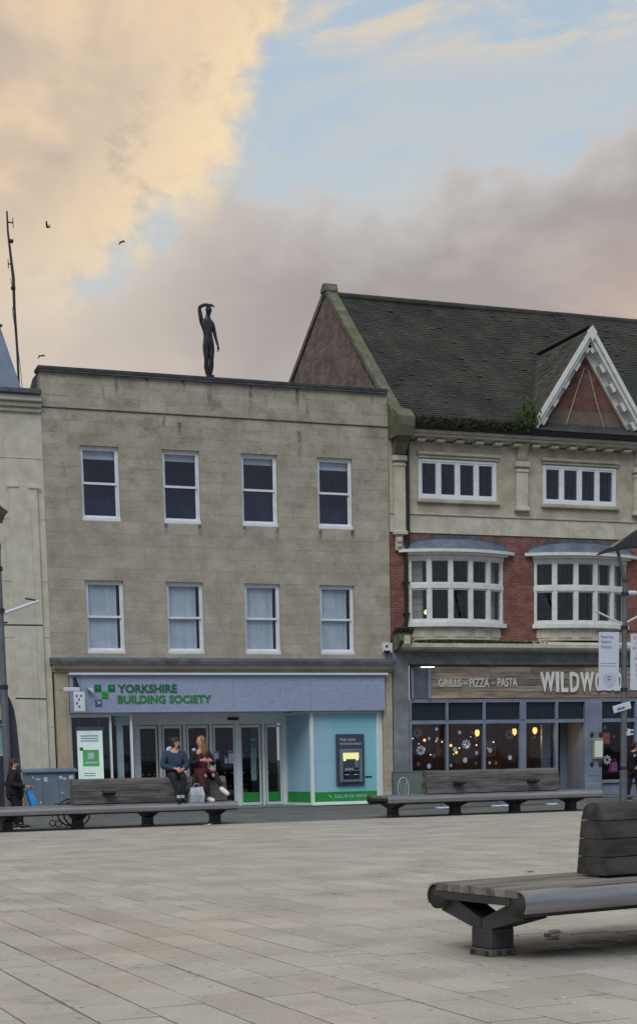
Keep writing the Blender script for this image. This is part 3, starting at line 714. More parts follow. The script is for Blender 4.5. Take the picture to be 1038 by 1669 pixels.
for k in range(nrow):
    z0 = 3.12+k*.19; x = 11.36
    while x < 19.5:
        L = random.uniform(.9, 2.2); e = min(x+L, 19.5)
        MB().box(x+.004, e-.004, -.135-random.uniform(0,.006), -.101, z0+.004, z0+.186, c=.004).build('board', M_PLANK, rs); x = e
M_LETW = mat('white_raised_letters', lin(226,228,224), lin(214,216,212), .5)
M_LETG = mat('faded_white_letters', lin(206,206,202), lin(186,186,182), .6)
for ch, a, b in (('W',15.04,15.53),('I',15.575,15.68),('L',15.75,16.00),('D',16.07,16.39),('W',16.44,16.91),('O',16.96,17.24),('O',17.30,17.58),('D',17.64,17.94)):
    text('letter', ch, M_LETW, rs, a, b, 3.295, 3.915, -.15, .05, .03)
text('lettering', 'GRILLS', M_LETG, rs, 11.60, 12.36, 3.465, 3.70, -.143, .015, .02); text('lettering', 'PIZZA', M_LETG, rs, 12.64, 13.30, 3.455, 3.72, -.143, .015, .02); text('lettering', 'PASTA', M_LETG, rs, 13.58, 14.26, 3.465, 3.73, -.143, .015, .02)
for xx, zz in ((12.5,3.58),(13.44,3.58)): bx('dot', M_LETG, rs, xx-.03, xx+.03, -.155, -.143, zz-.03, zz+.03)
lb = MB().box(10.72,10.79,-.18,-.102,3.12,4.08).box(11.26,11.35,-.18,-.102,3.12,4.08).build('end_frame', M_BLUEG, rs)
bx('end_glass', M_SIL, lb, 10.792, 11.258, -.13, -.102, 3.12, 4.06)
st = bx('strip_light', M_BLACK, rs, 10.70, 11.45, -.42, -.19, 4.06, 4.10); bx('tube', M_LAMPW, st, 10.98, 11.38, -.40, -.24, 4.03, 4.056)
MB().prism([(-.06,4.10),(-.14,4.12),(-.18,4.16),(-.06,4.20)], 10.7, RX1, 'x').build('sign_cornice', M_GRST, rb)
# joinery
jn = MB()
jn.box(10.665,19.6,-.10,.06,3.0,3.095); jn.box(10.665,16.64,-.08,.06,2.36,2.47); jn.box(17.25,19.6,-.08,.06,2.36,2.47)
posts = [(10.665,10.74),(11.88,11.95),(13.12,13.20),(14.38,14.59),(15.616,15.70)]
for a, b in posts: jn.box(a,b,-.10,.06,2.47,3.0); jn.box(a,b,-.10,.06,.50,2.36)
jn.box(18.46,18.56,-.10,.06,.56,2.36).box(18.46,18.56,-.10,.06,2.47,3.0)
jn.box(10.665,15.70,-.14,.06,.42,.50)
joi = jn.build('shop_frame', M_BLUEG, rb)
lights_ = [(10.74,11.88),(11.95,13.12),(13.20,14.38),(14.59,15.616),(15.70,16.64)]
for a, b in lights_: bx('transom_light', M_DKG, joi, a, b, -.01, .0, 2.47, 3.0)
bx('transom_light', M_DKG, joi, 17.25, 18.46, -.01, 0, 2.47, 3.0); bx('transom_light', M_DKG, joi, 18.56, 19.6, -.01, 0, 2.47, 3.0)
panes = [(10.74,11.88,.5),(11.95,13.12,.5),(13.20,14.38,.5),(14.59,15.616,.5),(17.25,18.46,.58),(18.56,19.6,.58)]
for a, b, z in panes: bx('pane', M_GLASSD, joi, a, b, -.012, -.006, z, 2.36)
for a, b in ((10.665,15.7),(17.25,19.6)):
    s_ = bx('stall_riser', M_BLUEG, rb, a, b, -.08, .06, 0, .418, c=.008)
    x = a+.08
    while x < b-.5: bx('panel', M_BLUEG, s_, x, min(x+1.05,b-.06), -.095, -.079, .08, .36, c=.01); x += 1.16
bx('sill', M_BLUEG, rb, 17.22, 19.6, -.16, -.081, .44, .55, c=.012)
pp = bx('shop_pilaster', M_BLUEG, rb, 16.64, 17.245, -.14, .06, 0.0, 2.998, c=.012)
bx('panel', M_BLUEG, pp, 16.76, 17.12, -.152, -.139, .70, 2.85, c=.01); bx('plinth', M_BLUEG, pp, 16.62, 17.25, -.17, -.141, .004, .45, c=.01)
# recessed doorway
MB().box(15.70,16.0,.95,1.05,0,2.36).box(16.35,16.64,.95,1.05,0,2.36).build('door_frame', M_BLUEG, rb)
bx('door', M_ROOMD, rb, 16.0, 16.35, 1.0, 1.05, 0, 2.36); bx('reveal', M_BLUEG, rb, 16.60, 16.638, .062, .95, 0, 2.36)
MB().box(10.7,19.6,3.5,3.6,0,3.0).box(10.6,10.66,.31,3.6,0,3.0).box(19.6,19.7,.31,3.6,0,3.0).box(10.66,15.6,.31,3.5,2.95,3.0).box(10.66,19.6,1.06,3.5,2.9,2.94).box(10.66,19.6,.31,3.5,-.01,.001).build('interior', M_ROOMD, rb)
for i_ in range(15):
    xa = 10.72+i_*.58; bx('wall_panel', mat('warm_wall_panel', lin(128,84,60), lin(88,56,42), .7, 2, 30, rnd=.3), rb, xa+.01, xa+.57, 3.44, 3.495, .02, 2.88, c=.01)
    if i_ % 3 == 1: bx('picture_frame', mat('picture_cream', lin(190,176,150), lin(120,100,80), .7, 4, 20), rb, xa+.08, xa+.50, 3.41, 3.438, 1.35, 1.95, c=.008)
# stickers on the panes
M_STK = mat('white_window_sticker', lin(176,188,204), lin(150,162,180), .6)
M_STKD = mat('ghost_window_sticker', lin(84,90,98), lin(72,78,86), .6)
def flake(x, z, r, m=None):
    q = MB()
    for k in range(8):
        a = k*math.pi/4; c_, s_ = math.cos(a), math.sin(a)
        q.add([(x+c_*r*.25-s_*r*.06,-.0155,z+s_*r*.25+c_*r*.06),(x+c_*r*.25+s_*r*.06,-.0155,z+s_*r*.25-c_*r*.06),(x+c_*r*.8+s_*r*.24,-.0155,z+s_*r*.8-c_*r*.24),(x+c_*r,-.0155,z+s_*r),(x+c_*r*.8-s_*r*.24,-.0155,z+s_*r*.8+c_*r*.24)], [(0,1,2,3,4)])
    q.build('snowflake_sticker', m or M_STK, joi)
def dot(x, z, r, m=None):
    n = 12; r *= .74; MB().add([(x+r*math.cos(2*math.pi*k/n),-.0145,z+r*1.15*math.sin(2*math.pi*k/n)) for k in range(n)], [tuple(range(n))]).build('round_sticker', m or M_STK, joi)
for x, z in ((11.06,1.58),(12.58,1.74),(17.50,1.176)): flake(x, z, .155)
flake(10.96,2.11,.16,M_STKD); flake(14.05,2.01,.16,M_STKD)
for x, z, r, dk in ((11.59,2.21,.06,0),(11.34,1.93,.06,0),(11.61,1.92,.06,0),(11.50,1.42,.09,1),(11.33,1.10,.09,0),(12.36,2.10,.07,0),(12.78,2.10,.06,1),(12.2,1.59,.09,0),(12.54,1.26,.10,0),(13.39,1.54,.09,0),(14.07,1.31,.09,0),(13.37,1.16,.06,0),(13.59,1.15,.07,1),(12.93,1.47,.07,0),(12.90,1.16,.06,1),(12.06,1.11,.06,0),(10.98,1.17,.07,1),(15.2,2.0,.07,1),(15.35,1.75,.05,1),(15.22,1.42,.06,1),(17.42,2.2,.07,1),(17.75,1.9,.05,1)): dot(x, z, r, M_STKD if dk else None)

# roof: tiled front slope
EY, EZ, RY, RZ = -.50, 11.02, 5.1, 16.05
sl_ = Vector((0, RY-EY, RZ-EZ)); SLN = sl_.length; sl_.normalize(); nrm = Vector((0,-sl_.z,sl_.y))
deck = MB().prism([(EY,EZ-.08),(RY,RZ-.08),(RY+5.0,RZ-3.6),(RY+5.0,RZ-3.7),(RY,RZ-.25),(EY+.1,EZ-.25)], 10.42, RX1+.2, 'x').build('roof', M_DARK, rb)
DX0, DXA, DX1, DZ0, DZ1, DYF = 14.54, 16.64, 18.74, 11.04, 14.13, -.40
def in_dormer(x, z): return z < DZ1 and abs(x-DXA) < (DZ1-z)/(DZ1-DZ0)*(DXA-DX0)-.12
tl = MB(); gauge, tw = .115, .17; rows = int(SLN/gauge)
for r_ in range(rows+1):
    d0 = r_*gauge
    x = 10.46+(r_ % 2)*tw/2-tw
    while x < RX1+.1:
        zc = EZ+sl_.z*d0
        if x > 10.40 and not (in_dormer(x+tw/2, zc) and r_ > 0):
            li = .030+random.uniform(0,.007)+(.02 if random.random() < .02 else 0); dd = random.uniform(-.003,.003)-(.05 if random.random() < .006 else 0); a = Vector((x+.004,EY,EZ-.05*math.sin((x-10.5)*.55)*min(1,d0/SLN*1.3)))+sl_*(d0+dd); b = a+sl_*.24
            wv = Vector((tw-.008,0,0)); tp = nrm*li; t2 = nrm*.004; th = nrm*.02
            tl.add([a+tp-th,a+wv+tp-th,b+wv+t2-th,b+t2-th,a+tp,a+wv+tp,b+wv+t2,b+t2], [(4,5,6,7),(0,1,5,4),(0,4,7,3),(1,2,6,5)])
        x += tw
tag(tl.build('roof_tiles', M_TILE, rb), kind='stuff')
rd = MB(); x = 10.5
while x < RX1:
    rd_ = MB().tube([(x,RY,RZ+.0),(x+.43,RY,RZ-.004)], .13, 10).build('ridge_tile', M_TILE, rb, smooth=False); x += .44
# gable end wall and mossy coping
gab = [(-.1,10.6),(-.1,11.2),(RY,RZ+.02),(9.6,13.45),(9.6,10.6)]
MB().prism(gab, 10.16, 10.40, 'x').build('gable_wall', M_BRICKD, rb)
cz = .16
cpm = MB(); nseg = 9
for i in range(nseg):
    a = i/nseg; b = (i+1)/nseg
    p0 = (-.62+(RY+.62)*a, 10.95+(RZ+.05-10.95)*a); p1 = (-.62+(RY+.62)*b-.012, 10.95+(RZ+.05-10.95)*b-.012)
    MB().prism([p0,p1,(p1[0],p1[1]+.19),(p0[0],p0[1]+.19)], 10.12, 10.47, 'x').build('coping_stone', M_COPE, rb)
for i in range(5):
    a = i/5; b = (i+1)/5; q = lambda u: (RY+.02+u*4.6, RZ+.05-u*2.6)
    p0, p1 = q(a), q(b-.003); MB().prism([p0,p1,(p1[0],p1[1]+.2),(p0[0],p0[1]+.2)], 10.12, 10.46, 'x').build('coping_stone', M_COPE, rb)
MB().prism([(RY-.20,RZ+.10),(RY-.10,RZ+.34),(RY+.10,RZ+.34),(RY+.30,RZ+.12)], 10.08, 10.52, 'x').build('apex_stone', M_COPE, rb)
kn = MB().prism([(-.70,10.62),(-.78,10.9),(-.78,11.15),(-.45,11.4),(0.0,11.55),(.1,10.62)], 10.14, 10.66, 'x').build('kneeler_stone', M_COPE, rb)
MB().prism([(-.12,10.17),(-.22,10.2),(-.42,10.45),(-.68,10.615),(-.05,10.615),(-.05,10.17)], 10.24, 10.60, 'x').build('kneeler_corbel', M_COPE, rb)
# dormer
dm = MB().prism([(DX0+.30,DZ0-.05),(DXA,DZ1-.45),(DX1-.30,DZ0-.05)], .0, .12, 'y').build('dormer_wall', M_BRICKR, rb)
MB().prism([(DX0+.62,DZ0-.02),(DX0+1.05,DZ0+.72),(DX1-1.05,DZ0+.72),(DX1-.62,DZ0-.02)], -.012, -.001, 'y').build('render_patch', mat('grey_render', lin(112,104,92), lin(98,88,78), .95, 3, 30), dm)
def slope_y(z): return EY+(z-EZ)/sl_.z*sl_.y
for sgn in (-1, 1):
    V = []; xe = DXA+sgn*(DXA-DX0)
    a0 = Vector((xe,DYF,DZ0)); a1 = Vector((DXA,DYF,DZ1)); b1 = Vector((DXA,slope_y(DZ1)+.1,DZ1)); b0 = Vector((xe,max(DYF+.02,slope_y(DZ0)),DZ0))
    up = (a1-a0).normalized(); nn = Vector((sgn*up.z, 0, abs(up.x)))
    MB().add([a0,a1,b1,b0,a0-nn*.06,a1-nn*.06,b1-nn*.06,b0-nn*.06], [(0,1,2,3),(7,6,5,4),(0,4,5,1),(1,5,6,2),(2,6,7,3),(3,7,4,0)]).build('dormer_roof', M_DARK, rb)
    t_ = MB(); LL = (a1-a0).length; nr = int(LL/.13)
    for r_ in range(nr):
        p = a0+up*(r_*.13); ymax = slope_y(p.z)+.02; y = DYF-.02
        y -= (r_ % 2)*.09
        while y < ymax:
            y0, y1 = max(y,DYF-.02), min(y+.18,ymax+.05)
            if y1-y0 > .03:
                li = .02+random.uniform(0,.014)
                q0 = Vector((p.x,y0+.003,p.z)); q1 = Vector((p.x,y1-.003,p.z)); e = up*.2
                t_.add([q0+nn*li,q1+nn*li,q1+e+nn*.005,q0+e+nn*.005,q0+nn*(li-.018),q1+nn*(li-.018)], [(0,1,2,3),(4,5,1,0),(4,0,3),(5,2,1)])
            y += .19
    tag(t_.build('dormer_tiles', mat('dormer_roof_tile', lin(98,95,92), lin(66,66,66), .85, 1.6, 30, 0, island=.3, extra=tilemoss), rb), kind='stuff')
    v0 = Vector((xe,slope_y(DZ0)-.02,DZ0)); v1 = Vector((DXA,slope_y(DZ1)-.02,DZ1)); MB().tube([v0+nrm*.03, v1+nrm*.03], .05, 6).build('valley', M_DARK, rb)
    # bargeboard, soffit, brackets
    def strip(n0, n1, ya, yb, name, m, par=rb, s0=-.05, s1=None):
        s1 = LL-.0 if s1 is None else s1
        A, B = a0+up*s0, a0+up*s1
        def pt(P_, n_, y_): v = P_-nn*n_; return (v.x, y_, v.z)
        return MB().add([pt(A,n0,ya),pt(B,n0,ya),pt(B,n1,ya),pt(A,n1,ya),pt(A,n0,yb),pt(B,n0,yb),pt(B,n1,yb),pt(A,n1,yb)], [(0,1,2,3),(7,6,5,4),(0,4,5,1),(1,5,6,2),(2,6,7,3),(3,7,4,0)]).build(name, m, par)
    bg = strip(-.02, .10, DYF-.09, DYF-.02, 'bargeboard', M_OLDW, s1=LL+.02); strip(.02, .20, DYF-.018, DYF+.05, 'inner_board', M_OLDW, bg, 0, LL-.06)
    strip(.14, .20, DYF+.052, -.002, 'soffit', M_OLDW, bg, .1, LL-.12); strip(.20, .40, -.10, -.003, 'wall_board', M_OLDW, bg, .25, LL-.55)
    for k in range(5):
        s0 = .45+k*.66
        strip(.202, .34, DYF+.06, -.102, 'bracket', M_OLDW, bg, s0, s0+.26)
bx('dormer_base', M_BLACK, rb, DX0+.1, DX1+.3, -.44, .0, 10.885, DZ0-.02)
MB().tube([(DXA-.75,-.03,DZ0),(DXA-.2,-.03,DZ1-1.55),(DXA-.02,-.03,DZ1-1.1),(DXA+.12,-.03,DZ1-1.15),(DXA+.42,-.03,DZ1-2.1),(DXA+.78,-.03,DZ0-.02)], .022, 6).build('wire', mat('pale_cable', lin(170,160,140)), rb)
MB().prism([(DXA-.16,DZ1-.14),(DXA,DZ1+.06),(DXA+.16,DZ1-.14),(DXA,DZ1-.42)], DYF-.10, DYF-.003, 'y').build('apex_board', M_OLDW, rb)
bx('dormer_ridge', M_TILE, rb, DXA-.09, DXA+.09, DYF-.08, slope_y(DZ1)+.05, DZ1+.02, DZ1+.09, c=.03)

# plants in the gutter and moss on ledges
def tufts(name, label, n, fx, h, mats_, cat):
    q = MB()
    for i in range(n):
        x, y, z = fx(); hh = h*random.uniform(.4,1.2); a = random.uniform(0,6.28); w = random.uniform(.010,.028)
        lx, ly = random.uniform(-.6,.6)*hh, random.uniform(-.9,.3)*hh
        c_, s_ = math.cos(a)*w, math.sin(a)*w
        q.add([(x-c_,y-s_,z),(x+c_,y+s_,z),(x+lx*.5+c_,y+ly*.5+s_,z+hh*.7),(x+lx,y+ly,z+hh*(.9 if ly > -.3*hh else .5)),(x+lx*.5-c_,y+ly*.5-s_,z+hh*.7)], [(0,1,2,3,4)])
    o = q.build(name, mats_); tag(o, label, cat, kind='stuff'); return o
M_LEAF = mat('gutter_leaf', lin(86,108,56), lin(54,74,36), .8, 9, 60)
M_LEAFD = mat('gutter_leaf_dark', lin(64,74,46), lin(44,52,32), .85, 9, 60)
tufts('gutter_plants', 'dark green moss and weeds growing along the tiled roof gutter', 5200, lambda: (random.uniform(10.72,14.6), random.uniform(-.62,-.32), 10.97+random.uniform(-.05,.14)), .17, M_LEAFD, 'weeds')
tufts('valley_fern', 'light green fern growing where the dormer meets the roof', 420, lambda: (14.5+random.gauss(0,.14), -.45+random.gauss(0,.1), 11.05+abs(random.gauss(0,.3))), .2, M_LEAF, 'fern')
tufts('ledge_moss', 'green moss along the stone ledge under the bow windows', 2600, lambda: (lambda x: (x, random.uniform(-.5,-.42)+.0, 4.735+.02*random.random()))(random.choice([random.gauss(11.5,.35),random.gauss(13.7,.5),random.uniform(10.7,14.6),random.gauss(12.6,.3)])), .085, M_LEAF, 'moss')
tufts('bracket_moss', 'thick moss on the corner bracket beside the alarm box', 900, lambda: (random.uniform(10.15,10.6), random.uniform(-.62,-.1), 5.0+random.uniform(-.02,.1)), .12, M_LEAFD, 'moss')

# ================================================================ CREAM BUILDING on the left
LX0, LX1 = -9.0, -.004
lb_ = wthing('cream_rendered_building', 'cream rendered building with cornice and blue-grey mansard roof at the left edge', 'building', (-4.5, 4.0, 0.0))
bx('wall', M_CREAM, lb_, LX0, LX1, .02, .5, 0.0, 11.0)
for xa, xb in ((-.98,-.20),(-3.6,-2.8)):
    p = bx('pilaster_strip', M_CREAM, lb_, xa, xb, -.045, .021, .4, 8.9, c=.01)
    bx('capital_bar', M_CREAM, p, xa-.06, xa+.28, -.07, -.044, 8.82, 8.9, c=.008); bx('capital_bar', M_CREAM, p, xb-.26, xb+.10, -.07, -.044, 8.80, 8.88, c=.008)
    bx('recess_panel', M_CREAM, p, xa+.2, xb-.2, -.058, -.044, .9, 8.3, c=.008)
for zz in (6.35,4.85,2.4,8.0,9.6): bx('render_joint', M_CREAM, lb_, LX0, LX1-.02, .008, .0195, zz, zz+.02)
for k, (y, z0, z1) in enumerate(((-.06,10.80,10.92),(-.14,10.922,11.05),(-.24,11.052,11.22),(-.34,11.222,11.36))): bx('cornice', [M_CREAM,M_CREAM,M_CREAM,M_LEAD][k], lb_, LX0, LX1+(.0 if k<3 else -.02), y, .5, z0, z1, c=.02)
MB().add([(LX0,.3,11.36),(-.42,.3,11.36),(-.42,5,11.36),(LX0,5,11.36),(LX0,1.25,13.3),(-.80,1.25,13.3),(-.80,4,13.3),(LX0,4,13.3)], [(0,1,5,4),(1,2,6,5),(4,5,6,7),(2,3,7,6)]).build('mansard_roof', M_SLATE, lb_)
bx('roof_roll', M_LEAD, lb_, LX0, -.74, 1.18, 1.3, 13.29, 13.36, c=.02)
for i in range(9):
    for j in range(5): pass
an = wthing('radio_mast', 'thin dark radio mast with small dipole antennas rising behind the cream building', 'antenna', (-.02,4.0,11.4))
MB().tube([(.1,4,11.4),(.1,4,13.4),(.07,4,14.6),(.08,4,15.4),(-.02,4,16.7),(-.02,4,17.25)], [.035,.035,.04,.045,.03,.025], 6).build('mast', M_BLACK, an)
for z, sx, h in ((16.95,.16,.28),(15.8,-.12,.26)):
    x0 = -.02 if z > 16 else .07
    a_ = MB().tube([(x0,4,z),(x0+sx,4,z)], .02, 6).tube([(x0+sx,4,z-h/2),(x0+sx,4,z+h/2)], .012, 6).build('dipole', M_BLACK, an)
for z in (16.4,15.1): MB().box(.0,.12,3.93,4.07,z,z+.07).build('clamp', M_BLACK, an)
MB().tube([(0.0,4,15.4),(.08,3.95,14.8),(.0,3.95,14.5),(.1,3.95,13.6),(.16,3.95,12.9),(.2,3.9,11.9)], .010, 5).build('cable', M_BLACK, an)

# ================================================================ GROUND
PA = R_(4.0); UX = Vector((math.cos(PA), math.sin(PA), 0)); VX = Vector((-math.sin(PA), math.cos(PA), 0))
def uv(u, v, z=0.0): p = UX*u+VX*v; return (p.x, p.y, z)
PAVX = Matrix.Rotation(PA, 4, 'Z')
M_EARTH = mat('dark_joint_bed', lin(40,40,39), lin(30,30,29), .95, 3, 30)
VK = -10.40
MB().add([(-900,-900,-.04),(900,-900,-.04),(900,900,-.04),(-900,900,-.04)], [(0,1,2,3)]).build('ground', M_EARTH)['kind'] = 'structure'
def slabwear(g, oc, col, b):
    x, y, z = g.sep(oc)
    big = g.ramp(g.noise(oc, .28, 4, .6), .35, .68)
    col = g.mix(g.math('MULTIPLY', big, .28), col, lin(180,168,150))
    st = g.ramp(g.noise(oc, 1.7, 7, .72), .52, .74)
    col = g.mix(g.math('MULTIPLY', st, .5), col, lin(106,104,99))
    vo = g.n('ShaderNodeTexVoronoi', voronoi_dimensions='2D'); g.put(vo.inputs['Vector'], oc); vo.inputs['Scale'].default_value = 3.3
    rnd = g.sep(vo.outputs['Color'])[0]
    gum = g.math('MULTIPLY', g.ramp(vo.outputs['Distance'], .075, .045), g.math('GREATER_THAN', rnd, .55))
    col = g.mix(g.math('MULTIPLY', gum, .6), col, lin(206,204,198))
    vo2 = g.n('ShaderNodeTexVoronoi', voronoi_dimensions='2D'); g.put(vo2.inputs['Vector'], g.vmath('ADD', oc, (7.3,2.1,0))); vo2.inputs['Scale'].default_value = 2.6
    gd = g.math('MULTIPLY', g.ramp(vo2.outputs['Distance'], .07, .04), g.math('GREATER_THAN', g.sep(vo2.outputs['Color'])[1], .5))
    col = g.mix(g.math('MULTIPLY', gd, .5), col, lin(84,82,78))
    # spilled-drink stain under the near bench, deepened to paint bench shade as well
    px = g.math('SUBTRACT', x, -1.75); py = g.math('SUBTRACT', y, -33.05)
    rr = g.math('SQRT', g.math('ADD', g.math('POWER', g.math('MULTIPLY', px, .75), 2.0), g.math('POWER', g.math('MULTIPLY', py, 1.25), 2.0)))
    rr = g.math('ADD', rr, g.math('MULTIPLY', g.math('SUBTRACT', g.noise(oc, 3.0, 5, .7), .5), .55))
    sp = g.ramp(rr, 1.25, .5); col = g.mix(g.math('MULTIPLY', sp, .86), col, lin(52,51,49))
    rg = g.ramp(g.noise(oc, 2.2, 5), .3, .7, .36, .7); g.put(b.inputs['Roughness'], rg)
    return col
SLC1, SLC2 = lin(183,181,175), lin(160,158,153)
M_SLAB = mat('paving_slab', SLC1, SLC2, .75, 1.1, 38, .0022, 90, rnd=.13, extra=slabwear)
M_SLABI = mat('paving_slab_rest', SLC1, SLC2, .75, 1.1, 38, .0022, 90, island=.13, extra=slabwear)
M_DARKS = mat('dark_street_paving', lin(104,108,106), lin(88,92,92), .85, .8, 40, .003, 60)
bed = MB(PAVX).box(-60,60,-48,VK,-.06,-.016).build('plaza_paving', M_EARTH); bed['kind'] = 'structure'
slabs = []
cw = .37
def zone(va, vb, u0, u1, along_v, off):
    if along_v:
        u = u0+off
        while u < u1:
            v = va-random.uniform(0,.7) if va < -40 else va
            first = True
            while v < vb-.02:
                L = random.choice((.56,.66,.78,.9))*random.uniform(.96,1.04)
                if first and va > -40: L *= random.uniform(.4,1); 
                first = False
                e = v+L
                if vb-e < .25: e = vb
                slabs.append((u, u+cw, v, e)); v = e
            u += cw
    else:
        v = va
        while v < vb-.02:
            e = v+.42
            if vb-e < .25: e = vb
            u = u0-random.uniform(0,.6)
            while u < u1:
                L = random.choice((.6,.72,.85,.95)); slabs.append((u, u+L, v, e)); u += L
            v = e
zone(-46.0, -27.5, -17.02, 9, True, 0.0)
zone(-27.5, -20.6, -17.2, 12, True, .0)
zone(-20.6, VK, -17, 19, False, 0)
def vis_area(q):
    u0, u1, v0, v1 = q; P = []
    for u, v in ((u0,v0),(u1,v0),(u1,v1),(u0,v1)):
        a, b, d = project(uv(u,v))
        if d < .5: return 0
        P.append((a,b))
    cx = sum(p[0] for p in P)/4; cy = sum(p[1] for p in P)/4
    if not (-40 < cx < W0+40 and 0 < cy < H0+40): return 0
    return abs(sum(P[i][0]*P[(i+1)%4][1]-P[(i+1)%4][0]*P[i][1] for i in range(4)))/2
slabs = [(vis_area(q), q) for q in slabs]; slabs.sort(key=lambda t: -t[0])
rest = MB()
def slab(mb, q, lift):
    u0, u1, v0, v1 = q; g_ = .008; h_ = .014
    tz = [lift+random.uniform(-.0012,.0012) for _ in range(4)]
    c = [(u0+g_,v0+h_),(u1-g_,v0+h_),(u1-g_,v1-h_),(u0+g_,v1-h_)]
    top = [uv(a, b, tz[i]) for i, (a, b) in enumerate(c)]; k = .006
    cm = [(u0+g_+k,v0+h_+k),(u1-g_-k,v0+h_+k),(u1-g_-k,v1-h_-k),(u0+g_+k,v1-h_-k)]
    rim = [uv(a, b, tz[i]-.004) for i, (a, b) in enumerate(c)]; top = [uv(a, b, tz[i]) for i, (a, b) in enumerate(cm)]; bot = [uv(a, b, -.03) for a, b in c]
    mb.add(top+rim+bot, [(0,1,2,3)]+[(4+i,4+(i+1)%4,(i+1)%4,i) for i in range(4)]+[(8+i,8+(i+1)%4,4+(i+1)%4,4+i) for i in range(4)])
for i, (a, q) in enumerate(slabs):
    lift = random.uniform(-.0025,.0015)
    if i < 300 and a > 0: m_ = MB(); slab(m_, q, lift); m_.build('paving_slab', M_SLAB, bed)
    else: slab(rest, q, lift)
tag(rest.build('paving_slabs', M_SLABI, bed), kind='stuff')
rdm = MB(PAVX).box(-70,70,VK+.006,8.0,-.05,-.012).build('street', M_DARKS); rdm['kind'] = 'structure'
dk = MB(); v = VK+.01
while v < -.2:
    u = -9+random.uniform(-.5,0)
    while u < 24:
        L = random.uniform(.5,.9); dk.add([uv(u+.006,v+.006,-.008),uv(u+L-.006,v+.006,-.008),uv(u+L-.006,v+.394,-.008),uv(u+.006,v+.394,-.008)], [(0,1,2,3)]); u += L
    v += .4
tag(dk.build('street_setts', mat('dark_street_sett', lin(112,116,114), lin(92,96,96), .8, 1.2, 40, .003, 60, island=.12), rdm), kind='stuff')

